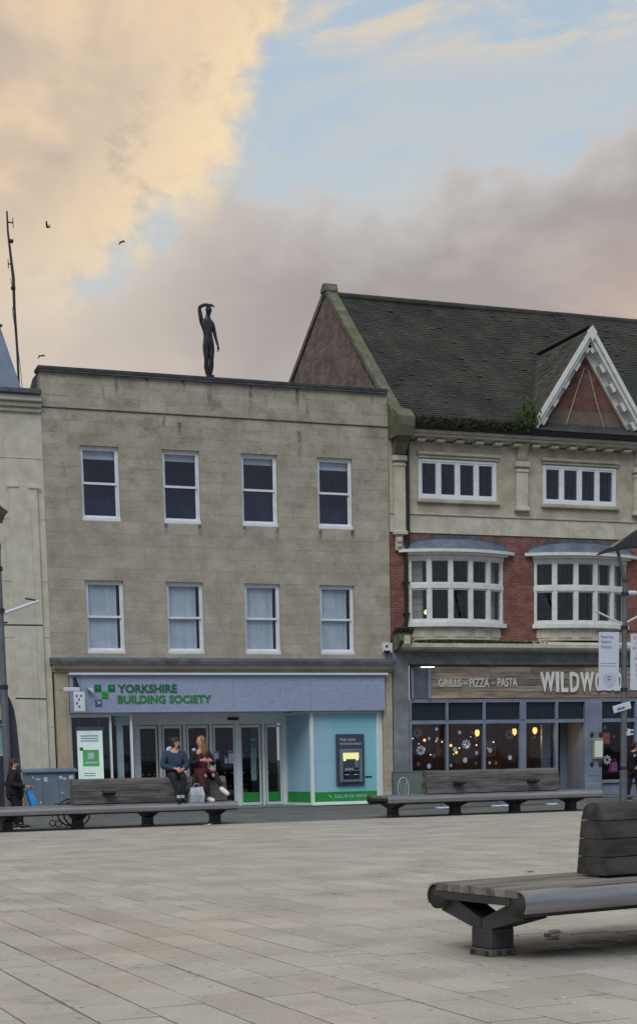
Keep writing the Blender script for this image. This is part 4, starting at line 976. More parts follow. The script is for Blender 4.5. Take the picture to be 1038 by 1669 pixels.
# ================================================================ BENCHES
M_WOOD = mat('weathered_bench_timber', lin(112,110,108), lin(66,66,68), .85, 3.0, 70, .003, 60, rnd=.16, stretch=(.35,3,3))
M_WOODD = mat('dark_bench_timber', lin(70,69,70), lin(34,34,36), .8, 3.0, 70, .004, 50, rnd=.2, stretch=(.5,2.5,2.5))
M_SEAT = mat('pale_seat_timber', lin(138,135,129), lin(90,88,85), .8, 3.0, 70, .003, 60, rnd=.16, stretch=(.35,3,3))
M_STEEL = mat('brushed_bench_steel', lin(176,176,178), lin(150,150,153), .32, 2, 60, metal=1.0, stretch=(.3,6,6))
M_IRON = mat('dark_cast_iron', lin(52,53,56), lin(38,39,42), .55, 5, 50, .002, 60)
M_BOLT = mat('foot_plate_steel', lin(100,99,96), lin(76,74,70), .55, 6, 50, metal=.5)
def bench(name, label, cx, cy, rz, xl, xr, feet, b0, b1, near=False):
    """double-sided bench: local x along its length, seat 1.16 m deep, backrest in the middle"""
    t = thing(name, label, 'bench', (cx,cy,0), rz, 'long timber and steel benches on the square')
    HS = .58; SZ = .50
    # steel noses along both long edges: rolled plate, open at the ends
    NR = .10
    for sg_ in (-1, 1):
        yc, zc = HS-NR, SZ-NR
        an_ = [R_(100-i*17) for i in range(9)]
        outer = [(sg_*(yc+NR*math.cos(a)), zc+NR*math.sin(a)) for a in an_]; inner = [(sg_*(yc+(NR-.012)*math.cos(a)), zc+(NR-.012)*math.sin(a)) for a in an_]
        q = MB(); n_ = len(an_)
        V = [(x_,)+p for x_ in (xl,xr) for p in outer+inner]; F = []
        for i in range(n_-1):
            o0, o1, i0, i1 = i, i+1, n_+i, n_+i+1; k2 = 2*n_
            F += [(o0,o1,k2+o1,k2+o0),(i1,i0,k2+i0,k2+i1),(o0,i0,i1,o1),(k2+o1,k2+i1,k2+i0,k2+o0)]
        for i in (0,n_-1): F.append((i,n_+i,3*n_+i,2*n_+i))
        q.add(V,F); o = q.build('steel_edge', M_STEEL, t, smooth=True); o.data.set_sharp_from_angle(angle=R_(40))
        MB().tube([(xl+.012,sg_*yc,zc),(xr-.012,sg_*yc,zc)], NR-.006, 20).build('edge_shade_core', M_IRON, o, smooth=True)  # dark core left showing below the plate paints the rail's shaded underside
    npl = 7; pw = (2*HS-.20)/npl
    for i in range(npl):
        y = -HS+.10+i*pw
        MB().box(xl+.005, xr-.005, y+.003, y+pw-.003, SZ-.06, SZ+.002+random.uniform(-.002,.002), c=.006).build('seat_plank', M_SEAT, t)
    bx('seat_frame', M_IRON, t, xl+.01, xr-.01, -HS+.20, HS-.20, SZ-.115, SZ-.062)
    for fx in feet:
        w = .105; ft = MB()
        ft.box(fx-w,fx+w,-.115,.115,.053,.20,c=.008)
        for sg_ in (-1,1): ft.prism([(sg_*.006,.2005),(sg_*.115,.2005),(sg_*(HS-.10),SZ-.205),(sg_*(HS-.19),SZ-.117),(sg_*(HS-.29),SZ-.117),(sg_*.006,.268)], fx-w+.003, fx+w-.003, 'x')
        f_ = ft.build('foot', M_IRON, t)
        bx('foot_plate', M_BOLT, f_, fx-w-.012, fx+w+.012, -.127, .127, .0, .052, c=.006)
        for sx in (-1,1):
            for sy in (-1,1): MB().tube([(fx+sx*(w-.06),sy*.12,.027),(fx+sx*(w-.06),sy*.142,.027)], .015, 8).build('bolt', M_IRON, f_)
        if near:
            for sx in (-1,1):
                for sy in (-.08,.08): MB().tube([(fx+sx*(w+.01),sy,.027),(fx+sx*(w+.028),sy,.027)], .015, 8).build('bolt', M_IRON, f_)
    # backrest: sleeper-like timbers with a rounded top on a leaning core
    th0, th1, zb, zt = .17, .11, SZ+.02, SZ+.56
    nb = 4; hh = (zt-zb)/nb
    segs = max(2, int((b1-b0)/1.25))
    for i in range(nb):
        z0 = zb+i*hh; z1 = z0+hh; w0 = th0+(th1-th0)*i/nb; w1 = th0+(th1-th0)*(i+1)/nb
        cuts = [b0]+sorted(b0+(b1-b0)*(k+random.uniform(-.12,.12)+(.18 if i%2 else 0))/segs for k in range(1,segs))+[b1]
        for a, b in zip(cuts, cuts[1:]):
            if i < nb-1:
                poly = [(-w0,z0+.003),(-w0+.012,z0+.003),(w0,z0+.003),(w1,z1-.003),(-w1,z1-.003)]
                poly = [(-w0,z0+.006),(-w0+.006,z0+.002),(w0-.006,z0+.002),(w0,z0+.006),(w1,z1-.006),(w1-.006,z1-.002),(-w1+.006,z1-.002),(-w1,z1-.006)]
            else:
                poly = [(w0,z0+.004)]+[(w1*.98*math.cos(math.pi*k/8), z1-.085+.085*math.sin(math.pi*k/8)) for k in range(9)]+[(-w0,z0+.004)]
                poly = [(-w0,z0+.004)]+poly[:-1]
            MB().prism(poly, a+.003, b-.003, 'x').build('back_timber', M_WOODD if near else M_WOOD, t)
    bx('back_core', M_IRON, t, b0+.02, b1-.02, -th1*.55, th1*.55, SZ, zt-.12)
    for k in (.22,.78):
        xx = b0+(b1-b0)*k
        for sg_ in (-1,1):
            MB().prism([(sg_*.15,SZ+.20),(sg_*.36,SZ+.26),(sg_*.36,SZ+.30),(sg_*.16,SZ+.29)], xx-.13, xx+.13, 'x').build('armrest', M_IRON, t)
    return t
bench('plaza_bench', 'weathered timber bench with rounded steel edge standing nearest, cut by the right edge', -.30, -32.62, R_(12), -2.82, 4.6, (-2.66,-.95,.8,2.5), -1.72, 3.4, True)
bench('plaza_bench', 'long bench with pale grey timber back in front of the restaurant windows', 8.75, -9.25, R_(4), -2.95, 2.98, (-2.55,-.88,.78,2.40), -1.70, 1.98)
bench('plaza_bench', 'long bench that two people sit on in front of the bank doors', -.72, -9.85, R_(4), -3.1, 2.86, (-2.2,-.66,.92,2.5), -.77, 2.75)

# ================================================================ STREET FURNITURE
M_CAB = mat('grey_cabinet_paint', lin(112,126,144), lin(98,112,130), .6, 1.6, 30, .002, 30)
cbn = wthing('utility_cabinet', 'blue-grey metal utility cabinet with stickers against the cream wall', 'cabinet', (-.3,-.6,0))
bx('body', M_CAB, cbn, -1.0, .36, -.85, -.30, .10, 1.16, c=.01); MB().prism([(-.92,1.163),(-.92,1.20),(-.60,1.27),(-.24,1.20),(-.24,1.163)], -1.06, .42, 'x').build('lid', M_CAB, cbn)
bx('plinth', M_GRST, cbn, -1.02, .38, -.86, -.28, 0, .098)
for a, b in ((-.97,-.55),(-.54,-.10),(-.09,.33)): bx('door', M_CAB, cbn, a, b, -.868, -.851, .16, 1.10, c=.006)
for x, z, w, h in ((-.80,1.03,.04,.05),(-.66,.98,.12,.04),(-.46,.97,.10,.12),(-.05,1.02,.10,.08),(.06,.98,.09,.06),(.24,1.02,.12,.10),(-.62,.35,.04,.06),(-.02,.60,.07,.03),(.12,.42,.06,.03)): bx('sticker', M_PALE, cbn, x-w/2, x+w/2, -.873, -.869, z-h/2, z+h/2)

M_POST = mat('lamp_post_grey', lin(108,114,122), lin(92,98,106), .5, 4, 40, metal=.2)
M_CANO = mat('lamp_canopy_grey', lin(120,122,124), lin(104,106,110), .5, 2, 40)
def lamp(name, label, x, y, side, banner, tip=-.62):
    t = thing(name, label, 'street lamp', (x,y,0), 0, 'street lamps on the square')
    MB().tube([(0,0,0),(0,0,.9),(0,0,.92),(0,0,3.05),(0,0,3.07),(0,0,5.95)], [.105,.105,.088,.085,.075,.065], 14).build('pole', M_POST, t, smooth=False)
    MB().tube([(0,0,5.95),(-.03*side,0,6.15),(-.16*side*(1 if side > 0 else -.5),0,6.55),(-.26*side*(1 if side > 0 else -.5),0,6.95),(-.28*side*(1 if side > 0 else -.5),0,6.98)], [.065,.06,.05,.045,.04], 10).build('stem', M_POST, t, smooth=True)
    V = []; F = []                                           # curved shallow canopy
    nn, mm = 12, 8
    for s_ in (0,1):
        for i in range(nn+1):
            for j in range(mm+1):
                u = i/nn; w = j/mm-.5
                X = (tip+u*1.5)*side; Z = 6.80+.40*math.sin(u*math.pi*.62)-.05*(w*2)**2-.42*w*min(1,.25+u*1.6)+(.03 if s_ else 0); V.append((X, w*1.0*(1-.25*abs(u-.5)), Z))
    b2 = (nn+1)*(mm+1)
    for i in range(nn):
        for j in range(mm):
            a = i*(mm+1)+j; F.append((a,a+1,a+mm+2,a+mm+1)); F.append((b2+a,b2+a+mm+1,b2+a+mm+2,b2+a+1))
    for i in range(nn):
        for j in (0,mm): a = i*(mm+1)+j; F.append((a,a+mm+1,b2+a+mm+1,b2+a) if j == 0 else (a,b2+a,b2+a+mm+1,a+mm+1))
    for j in range(mm):
        for i in (0,nn): a = i*(mm+1)+j; F.append((a,b2+a,b2+a+1,a+1) if i == 0 else (a,a+1,b2+a+1,b2+a))
    MB().add(V,F).build('canopy', M_CANO, t, smooth=True)
    for zz in (.93,3.06,4.72,5.62): MB().tube([(0,0,zz),(0,0,zz+.09)], .098, 14).build('collar', M_IRON, t)
    return t
M_BANN = mat('banner_white', lin(206,214,230), lin(198,206,224), .7, 1.5, 30)
M_BTXT = mat('banner_text_blue', lin(112,122,158), None, .7)
M_BRED = mat('banner_text_red', lin(196,110,104), None, .7)
lr = lamp('street_lamp', 'tall grey street lamp with banners in front of the restaurant', 14.50, -6.0, 1, True)
for sx, L, z0, z1 in ((-1,.92,4.86,5.20),(1,.8,4.9,5.25)): MB().tube([(sx*.06,0,z0),(sx*L,0,z1)], .026, 8).build('stay_arm', M_FASW, lr)
MB().box(.08,.34,-.12,.14,5.62,5.74,c=.04).build('sensor_dome', M_FASW, lr)
for sx in (-1,1): MB().tube([(sx*.05,0,4.66),(sx*.86,0,4.66)], .014, 6).tube([(sx*.05,0,3.06),(sx*.86,0,3.06)], .014, 6).build('banner_arm', M_IRON, lr)
MB(Matrix.Translation((-.12,-.10,2.62)) @ Matrix.Rotation(R_(-14),4,'Y')).box(-.28,.28,-.012,.012,-.10,.10,c=.03).build('small_sign', M_BANN, lr)
MB(Matrix.Translation((-.14,-.114,2.60)) @ Matrix.Rotation(R_(-14),4,'Y')).box(-.14,.10,-.002,0,-.035,.03).build('sign_symbol', M_BTXT, lr)
MB().box(.02,.22,-.16,-.09,1.98,2.02).box(.04,.22,-.16,-.09,1.88,1.92).box(.02,.10,-.18,-.09,1.86,2.04).build('clip_bracket', M_BANN, lr)
def banner(label, x0, x1, z0, z1, y, lines, col):
    b = wthing('banner', label, 'banner', ((x0+x1)/2, y, z0)); r = .05
    pts = [(x0+r+r*math.cos(a), z0+r+r*math.sin(a)) for a in [math.pi+math.pi/2*k/4 for k in range(5)]]+[(x1-r+r*math.cos(a), z0+r+r*math.sin(a)) for a in [math.pi*1.5+math.pi/2*k/4 for k in range(5)]]+[(x1,z1),(x0,z1)]
    MB().prism(pts, y-.006, y+.006, 'y').build('sheet', M_BANN, b)
    for txt, a, c, zz, h in lines: text('lettering', txt, col, b, a, c, zz, zz+h, y-.0065, .003, .01)
    return b
bn = banner('white banner on the left of the lamp post, partly hiding the restaurant name', 13.70, 14.32, 3.09, 4.64, -6.02, [('Rennoving',13.76,14.14,4.45,.10),('Support',13.76,14.08,4.32,.11),('Discount',13.76,14.08,4.20,.09)], M_BTXT)
for zz in (3.80,3.73): bx('rule', M_BTXT, bn, 13.75, 14.25, -6.030, -6.0265, zz, zz+.012)
MB().tube([(14.02,-6.0265,3.36),(14.02,-6.031,3.36)], .20, 24).build('badge', mat('banner_badge', lin(190,196,220)), bn); MB().box(13.97,14.07,-6.036,-6.0315,3.36,3.46,c=.001).build('badge_mark', M_BTXT, bn); bx('badge_hole', M_BANN, bn, 13.995, 14.045, -6.0395, -6.0365, 3.385, 3.435)
banner('white banner with red text on the right of the lamp post at the picture edge', 14.68, 15.34, 3.09, 4.60, -6.02, [('STREET',14.76,15.2,4.44,.09),('Safe',14.86,15.1,4.30,.09),('drinking',14.74,15.2,4.16,.09),('CITY',14.86,15.1,4.03,.09),('centre',14.8,15.2,3.90,.08),('PLEASE',14.84,15.2,3.70,.09),('TAKE',14.84,15.14,3.57,.09),('CARE',14.84,15.14,3.44,.09)], M_BRED)
ll = lamp('street_lamp', 'grey street lamp at the left edge with bare banner arms', -2.57, -8.2, -1, False, -.20)
for z, L in ((4.46,.92),): MB().tube([(.05,0,z),(L,0,z)], .018, 6).build('banner_arm', M_IRON, ll)
MB().tube([(.05,0,4.70),(.86,0,4.99)], .035, 8).build('stay_arm', M_FASW, ll); MB().tube([(.86,0,4.99),(.56,0,5.04)], .02, 6).build('stay_end', M_IRON, ll)
MB().tube([(.05,0,4.51),(.15,0,4.51)], .02, 6).build('arm_stub', M_IRON, ll)
MB().tube([(.25,0,2.86),(.93,0,2.84)], .018, 6).build('banner_arm', M_IRON, ll)
# information totem with arched dark frame beside that lamp
tt = wthing('information_totem', 'dark arched information totem with a pale glass panel at the left edge', 'totem', (-2.75,-7.9,0))
M_TOT = mat('totem_dark', lin(62,66,76), lin(50,53,62), .5, 3, 40)
def arch(xr_, w0, w1, y0, y1):
    prof = [(xr_+.06,0.0),(xr_+.05,1.4),(xr_+.0,2.3),(xr_-.04,2.62),(xr_-.12,2.86),(xr_-.24,3.02),(xr_-.40,3.10)]
    V = []; F = []
    for i, (x, z) in enumerate(prof):
        d = Vector((prof[min(i+1,6)][0]-prof[max(i-1,0)][0], 0, prof[min(i+1,6)][1]-prof[max(i-1,0)][1])).normalized(); n_ = Vector((d.z,0,-d.x)); w = w0+(w1-w0)*i/6
        p = Vector((x,0,z)); q = p-n_*w
        V += [(p.x,y0,p.z),(p.x,y1,p.z),(q.x,y1,q.z),(q.x,y0,q.z)]
    for i in range(6):
        for k in range(4): F.append((i*4+k,i*4+4+k,i*4+4+(k+1)%4,i*4+(k+1)%4))
    F += [(0,1,2,3),(27,26,25,24)]
    return MB().add(V,F)
arch(-2.30, .19, .22, -8.05, -7.75).build('frame', M_TOT, tt)
bx('glass_panel', mat('totem_glass', lin(160,190,184), lin(120,160,166), .2, .8), tt, -2.95, -2.46, -7.93, -7.89, 1.62, 2.28); bx('upper_panel', mat('totem_notice', lin(196,180,178)), tt, -2.95, -2.47, -7.93, -7.89, 2.42, 2.72)
MB().box(-3.1,-2.462,-8.0,-7.8,2.30,2.40).box(-3.1,-2.44,-8.0,-7.8,0.0,1.60).build('body', M_TOT, tt)

# cafe barriers behind the restaurant bench
M_SCREEN = mat('green_barrier_canvas', lin(104,122,112), lin(92,110,100), .8, 2, 40)
def barrier(label, x, y, logo):
    t = thing('cafe_barrier', label, 'barrier', (x,y,0), R_(3), 'green canvas cafe barriers in front of the restaurant')
    bx('canvas', M_SCREEN, t, .06, 1.45, -.012, .012, .16, .98)
    for xx in (.03, 1.48):
        p = MB().tube([(xx,0,.02),(xx,0,1.02)], .026, 8).build('post', M_SIL, t); MB().tube([(xx,0,.0),(xx,0,.035)], [.17,.15], 16).build('base', M_PALE, p)
    for zz in (1.0,.14): MB().tube([(.05,0,zz),(1.46,0,zz)], .02, 6).build('rail', M_SIL, t)
    if logo:
        pts = [(.34+.16*math.cos(a), -.02, .55+.30*math.sin(a)) for a in [2*math.pi*k/24 for k in range(25)]]
        MB().tube(pts, .014, 5, caps=False).tube([(.25,-.02,.74),(.29,-.02,.30),(.34,-.02,.80),(.39,-.02,.30),(.43,-.02,.74)], .010, 5).build('emblem', M_PALE, t)
barrier('green canvas cafe barrier with a pale oval emblem, left of the long bench back', 8.02, -5.0, True)
barrier('green canvas cafe barrier in the middle, hidden behind the grey bench back', 9.75, -4.9, False)
barrier('green canvas cafe barrier nearest the restaurant doorway, behind the grey bench back', 11.5, -4.8, False)
# wheelchair standing behind the left bench
wc = thing('wheelchair', 'dark spoked wheels of a chair standing behind the left bench foot', 'wheelchair', (-1.22,-8.65,0), R_(184))
for yy in (-.28,.28):
    ring = [(.30*math.cos(2*math.pi*k/28), yy, .305+.30*math.sin(2*math.pi*k/28)) for k in range(29)]
    wl = MB().tube(ring, .02, 6, caps=False).build('wheel', M_BLACK, wc, smooth=True)
    sp_ = MB()
    for k in range(10): a = 2*math.pi*k/10; sp_.tube([(0,yy,.305),(.29*math.cos(a),yy,.305+.29*math.sin(a))], .004, 4)
    sp_.build('spokes', M_IRON, wl); MB().tube([(0,yy-.03,.305),(0,yy+.03,.305)], .03, 8).build('hub', M_IRON, wl)
    cs = MB().tube([(.42+.07*math.cos(2*math.pi*k/14), yy*.9, .075+.065*math.sin(2*math.pi*k/14)) for k in range(15)], .014, 5, caps=False).build('caster', M_IRON, wc)
    MB().tube([(-.22,yy*.85,.96),(-.2,yy*.85,.5),(.35,yy*.85,.5),(.42,yy*.85,.2)], .014, 6).tube([(-.2,yy*.85,.5),(0,yy*.85,.305),(.42,yy*.85,.28)], .012, 6).tube([(-.22,yy*.85,.94),(-.34,yy*.85,.94)], .018, 6).build('frame', M_IRON, wc)
bx('seat', M_BLACK, wc, -.2, .24, -.235, .235, .48, .515, c=.01); bx('backrest', M_BLACK, wc, -.235, -.205, -.235, .235, .54, .90, c=.008)
# menu case, notices, hanging bag
mc_ = wthing('menu_case', 'wall-mounted glazed menu case on the blue-grey restaurant pilaster', 'menu case', (17.05,-.2,1.2))
bx('case', mat('menu_case_wood', lin(150,144,132)), mc_, 16.86, 17.24, -.24, -.153, 1.20, 1.86, c=.02); bx('sheet', M_PAPER, mc_, 16.92, 17.20, -.246, -.241, 1.27, 1.78)
for x_ in (16.86,17.18):
    for z_ in (1.06,1.98): MB().ball((x_,-.17,z_),(.07,.03,.085)).build('rosette', M_IRON, mc_, smooth=True)
on = wthing('notice', 'square orange notice stuck inside the right restaurant window', 'notice', (17.43,.02,1.68)); bx('sheet', mat('orange_paper', lin(222,96,70)), on, 17.28, 17.60, .0, .004, 1.68, 2.03); bx('fold', mat('orange_paper_dark', lin(206,84,60)), on, 17.28, 17.60, -.003, -.0005, 1.68, 1.74)
pk = wthing('paper_bag', 'pink paper bag standing inside the right restaurant window', 'bag', (17.82,.10,.8)); M_PINK = mat('pink_paper', lin(212,110,170), lin(200,98,160), .7)
MB().add([(17.68,.1,.80),(17.95,.1,.80),(17.95,.25,.80),(17.68,.25,.80),(17.74,.1,1.10),(17.93,.1,1.10),(17.93,.22,1.10),(17.74,.22,1.10)], [(0,1,5,4),(1,2,6,5),(2,3,7,6),(3,0,4,7),(3,2,1,0)]).build('bag_body', M_PINK, pk); MB().tube([(17.78,.12,1.10),(17.80,.12,1.20),(17.87,.12,1.20),(17.90,.12,1.10)], .010, 5).build('handle', M_PINK, pk)
bx('display_shelf', M_ROOMD, rb, 17.26, 18.45, .07, .5, .74, .795)
# pendant lamps in the restaurant and the one in the bow window
M_AMB = mat('amber_bulb', (1,.5,.15), None, .4, emit=(1.0,.40,.10), es=3.2)
M_WARM = mat('warm_bulb', (1,.8,.5), None, .4, emit=(1.0,.72,.40), es=2.2)
for lab, x, y, z in (('amber pendant lamp glowing in the second restaurant window from the left',13.44,1.0,2.1),('amber pendant lamp glowing beside the wide mullion of the third restaurant window',14.74,1.0,2.12),('amber pendant lamp glowing in the window beside the restaurant doorway',15.47,1.0,2.15)):
    t = wthing('pendant_lamp', lab, 'lamp', (x,y,z), 'amber pendant lamps'); MB().ball((x,y,z),(.075,.075,.11)).build('bulb', M_AMB, t, smooth=True); pl_d = bpy.data.lights.new('pendant_glow', 'POINT'); pl_d.energy = 8; pl_d.color = (1.0,.55,.22); pl_d.shadow_soft_size = .08; pl_o = bpy.data.objects.new('pendant_glow', pl_d); COL.objects.link(pl_o); pl_o.parent = t; pl_o.location = (0,.0,-.2); MB().tube([(x,y,z+.10),(x,y,2.88)], .008, 5).build('cord', M_BLACK, t); MB().tube([(x,y,z+.09),(x,y,z+.17)], [.05,.02], 8).build('cap', M_BLACK, t)
fl_ = wthing('string_lights', 'string of tiny warm lights inside the restaurant', 'lights', (12.5,1.6,1.4)); pts = []
for i in range(16):
    x = 11.3+i*.2; pts.append((x,1.6,1.72+.22*math.sin(i*1.3)+.1*math.sin(i*2.9)))
MB().tube(pts, .006, 4).build('wire', M_BLACK, fl_)
for p in pts: MB().ball(p, random.uniform(.012,.03), 6, 4).build('bulb', M_WARM, fl_)
for p in ((12.76,1.5,1.72),(13.3,1.4,1.68),(12.95,1.5,1.5),(11.28,1.4,1.44),(11.2,1.5,1.6),(13.9,1.5,2.08),(11.9,1.6,1.9)): MB().ball(p, .045, 8, 5).build('bulb', M_AMB if p[0] < 13 else M_WARM, fl_, smooth=True)
t = wthing('table_lamp', 'small warm lamp glowing in the left bow window', 'lamp', (11.45,.35,5.4)); MB().ball((11.45,.35,5.72),.075).build('bulb', mat('warm_lamp_glow',(1,.7,.4),None,.4,emit=(1.0,.66,.34),es=1.6), t, smooth=True); MB().tube([(11.45,.35,5.36),(11.45,.35,5.66)], .02, 6).build('stem', M_BLACK, t); MB().box(11.36,11.54,.27,.43,5.30,5.36).build('base', M_BLACK, t)
# litter on the square
cpq = wthing('paper_cone', 'crumpled white paper food cone lying under the near bench', 'litter', (-2.06,-32.5,0))
MB(Matrix.Translation((-2.06,-32.5,.025)) @ Matrix.Rotation(R_(15),4,'Z')).tube([(-.07,0,.0),(.06,0,.006)], [.018,.03], 8, caps=False).build('cone', mat('litter_paper', lin(244,242,238), lin(236,232,226)), cpq); MB(Matrix.Translation((-2.06,-32.5,.04)) @ Matrix.Rotation(R_(15),4,'Z')).add([(-.05,-.05,-.02),(.10,-.06,-.015),(.09,.02,.02),(-.02,.02,.02)], [(0,1,2,3)]).build('flap', MATS['litter_paper'], cpq)
for lab, u, v, w, cc in (('curled dry leaf on the paving behind the near bench',.94,-26.42,.07,lin(150,130,96)),('tiny white paper scrap on the dark stained slabs',-1.75,-33.0,.05,lin(230,230,226)),('flattened white scrap at the right edge below the near bench',-1.55,-33.72,.07,lin(222,222,218)),('small white scrap beside the kerb near the bank doors',1.35,-10.55,.10,lin(220,222,224))):
    q = wthing('litter_scrap', lab, 'litter', (u,v,0)); n = 7
    pts = [(u+w*random.uniform(.6,1.1)*math.cos(2*math.pi*k/n), v+w*random.uniform(.6,1.1)*math.sin(2*math.pi*k/n), .004+random.uniform(0,.25)*w) for k in range(n)]
    MB().add(pts+[(u,v,.006)], [(i,(i+1)%n,n) for i in range(n)]).build('scrap', mat('scrap_'+lab.split()[0]+lab.split()[1], cc), q)

# ================================================================ PEOPLE, STATUE, BIRDS
def skin(chains, sub=2):
    """chains: list of [(key, (x,y,z), r), ...]; repeated keys join the chains. Returns verts, faces of the grown surface."""
    idx = {}; V = []; Rr = []; E = []
    for ch in chains:
        prev = None
        for it in ch:
            k = it if isinstance(it, str) else it[0]
            if k not in idx: idx[k] = len(V); V.append(it[1]); Rr.append(it[2])
            if prev is not None: E.append((prev, idx[k]))
            prev = idx[k]
    me = bpy.data.meshes.new('sk'); me.from_pydata(V, E, []); o = bpy.data.objects.new('sk', me); COL.objects.link(o)
    md = o.modifiers.new('s', 'SKIN'); md.use_smooth_shade = True
    for i, r in enumerate(Rr):
        sv = me.skin_vertices[0].data[i]; sv.radius = r if hasattr(r,'__len__') else (r, r); sv.use_root = (i == 0)
    sd_ = o.modifiers.new('d', 'SUBSURF'); sd_.levels = sub; sd_.render_levels = sub
    dg = bpy.context.evaluated_depsgraph_get(); dg.update(); em = o.evaluated_get(dg).to_mesh()
    vs_ = [v.co.copy() for v in em.vertices]; fs = [tuple(p.vertices) for p in em.polygons]
    o.evaluated_get(dg).to_mesh_clear(); bpy.data.objects.remove(o, do_unlink=True); bpy.data.meshes.remove(me)
    return vs_, fs
def grow(name, chains, m, parent, extra=None, sub=2):
    v, f = skin(chains, sub); q = MB(); q.add(v, f)
    if extra: extra(q)
    return q.build(name, m, parent, smooth=True)
def hand(q, p, d, side, s=1.0):
    """palm and five curled fingers from wrist p along d"""
    p = Vector(p); d = Vector(d).normalized(); n = Vector(side).normalized(); n = (n-d*n.dot(d)).normalized(); w = d.cross(n)
    q.tube([p, p+d*.045*s, p+d*.085*s], [.026*s,.036*s,.032*s], 8)
    for k, L in enumerate((.062,.072,.068,.052)):
        b = p+d*.080*s+n*(.026-.0175*k)*s
        q.tube([b, b+d*L*.5*s+w*.006*s, b+d*L*.8*s+w*.022*s, b+d*L*.9*s+w*.036*s], [.010*s,.009*s,.008*s,.006*s], 6)
    b = p+d*.03*s+n*.03*s
    q.tube([b, b+d*.03*s+n*.022*s, b+d*.058*s+n*.02*s+w*.012*s], [.012*s,.011*s,.008*s], 6)
def face(q, c, fwd, s=1.0):
    c = Vector(c); f = Vector(fwd).normalized(); r = f.cross(Vector((0,0,1))).normalized()
    q.tube([c+f*.078*s+Vector((0,0,.012*s)), c+f*.108*s+Vector((0,0,-.022*s)), c+f*.085*s+Vector((0,0,-.032*s))], [.008*s,.014*s,.010*s], 6)
    q.tube([c+f*.086*s-r*.022*s+Vector((0,0,-.055*s)), c+f*.094*s+Vector((0,0,-.055*s)), c+f*.086*s+r*.022*s+Vector((0,0,-.055*s))], [.004*s,.009*s,.004*s], 6)
    for sg_ in (-1,1): q.ball(c+r*sg_*.082*s, (.014*s,.024*s,.032*s), 8, 5)
def eyes(c, fwd, parent, m, s=1.0):
    c = Vector(c); f = Vector(fwd).normalized(); r = f.cross(Vector((0,0,1))).normalized()
    for sg_ in (-1,1): MB().ball(c+f*.083*s+r*sg_*.032*s+Vector((0,0,.012*s)), .010*s, 8, 5).build('eye', m, parent, smooth=True)
M_SKIN = mat('skin', lin(214,166,146), lin(202,150,132), .6, 8, 60)
M_EYE = mat('eye_dark', lin(40,32,30), None, .3)
M_NAVY = mat('navy_padded_fabric', lin(44,66,92), lin(34,52,76), .75, 5, 50, .006, 18)
M_BLKF = mat('black_fabric', lin(30,30,36), lin(22,22,27), .85, 5, 60)
M_DKF = mat('dark_trouser_fabric', lin(34,36,46), lin(26,28,36), .9, 5, 60)
M_WINE = mat('wine_red_knit', lin(86,30,42), lin(70,24,34), .9, 6, 60, .003, 80)
M_GRYF = mat('pale_grey_fleece', lin(190,200,214), lin(174,184,200), .9, 6, 60)
M_HAIRD = mat('dark_brown_hair', lin(50,40,36), lin(36,28,26), .55, 20, 90, stretch=(6,6,1))
M_HAIRL = mat('light_brown_hair', lin(150,118,88), lin(112,84,62), .5, 20, 90, stretch=(6,6,1))
M_SHOEW = mat('white_trainer', lin(226,228,230), lin(210,212,216), .6, 8, 60)
M_SHOEB = mat('black_shoe', lin(28,28,30), None, .5)
def head_chain(c, key='neck'):
    c = Vector(c)
    return [('h0',c+Vector((0,0,-.075)),(.066,.068)),('h1',c+Vector((0,0,.0)),(.086,.094)),('h2',c+Vector((0,0,.07)),(.074,.082)),('h3',c+Vector((0,0,.105)),(.045,.05))]
def shoe(q, a, d, L=.25, r=.045):
    a = Vector(a); d = Vector(d).normalized(); q.tube([a-d*.05, a, a+d*L*.45, a+d*L*.75, a+d*L*.82], [r*.75,r*1.05,r,r*.85,r*.4], 10)

def shift(chains, off):
    o = Vector(off); return [[(it if isinstance(it,str) else (it[0], tuple(Vector(it[1])-o), it[2])) for it in ch] for ch in chains]

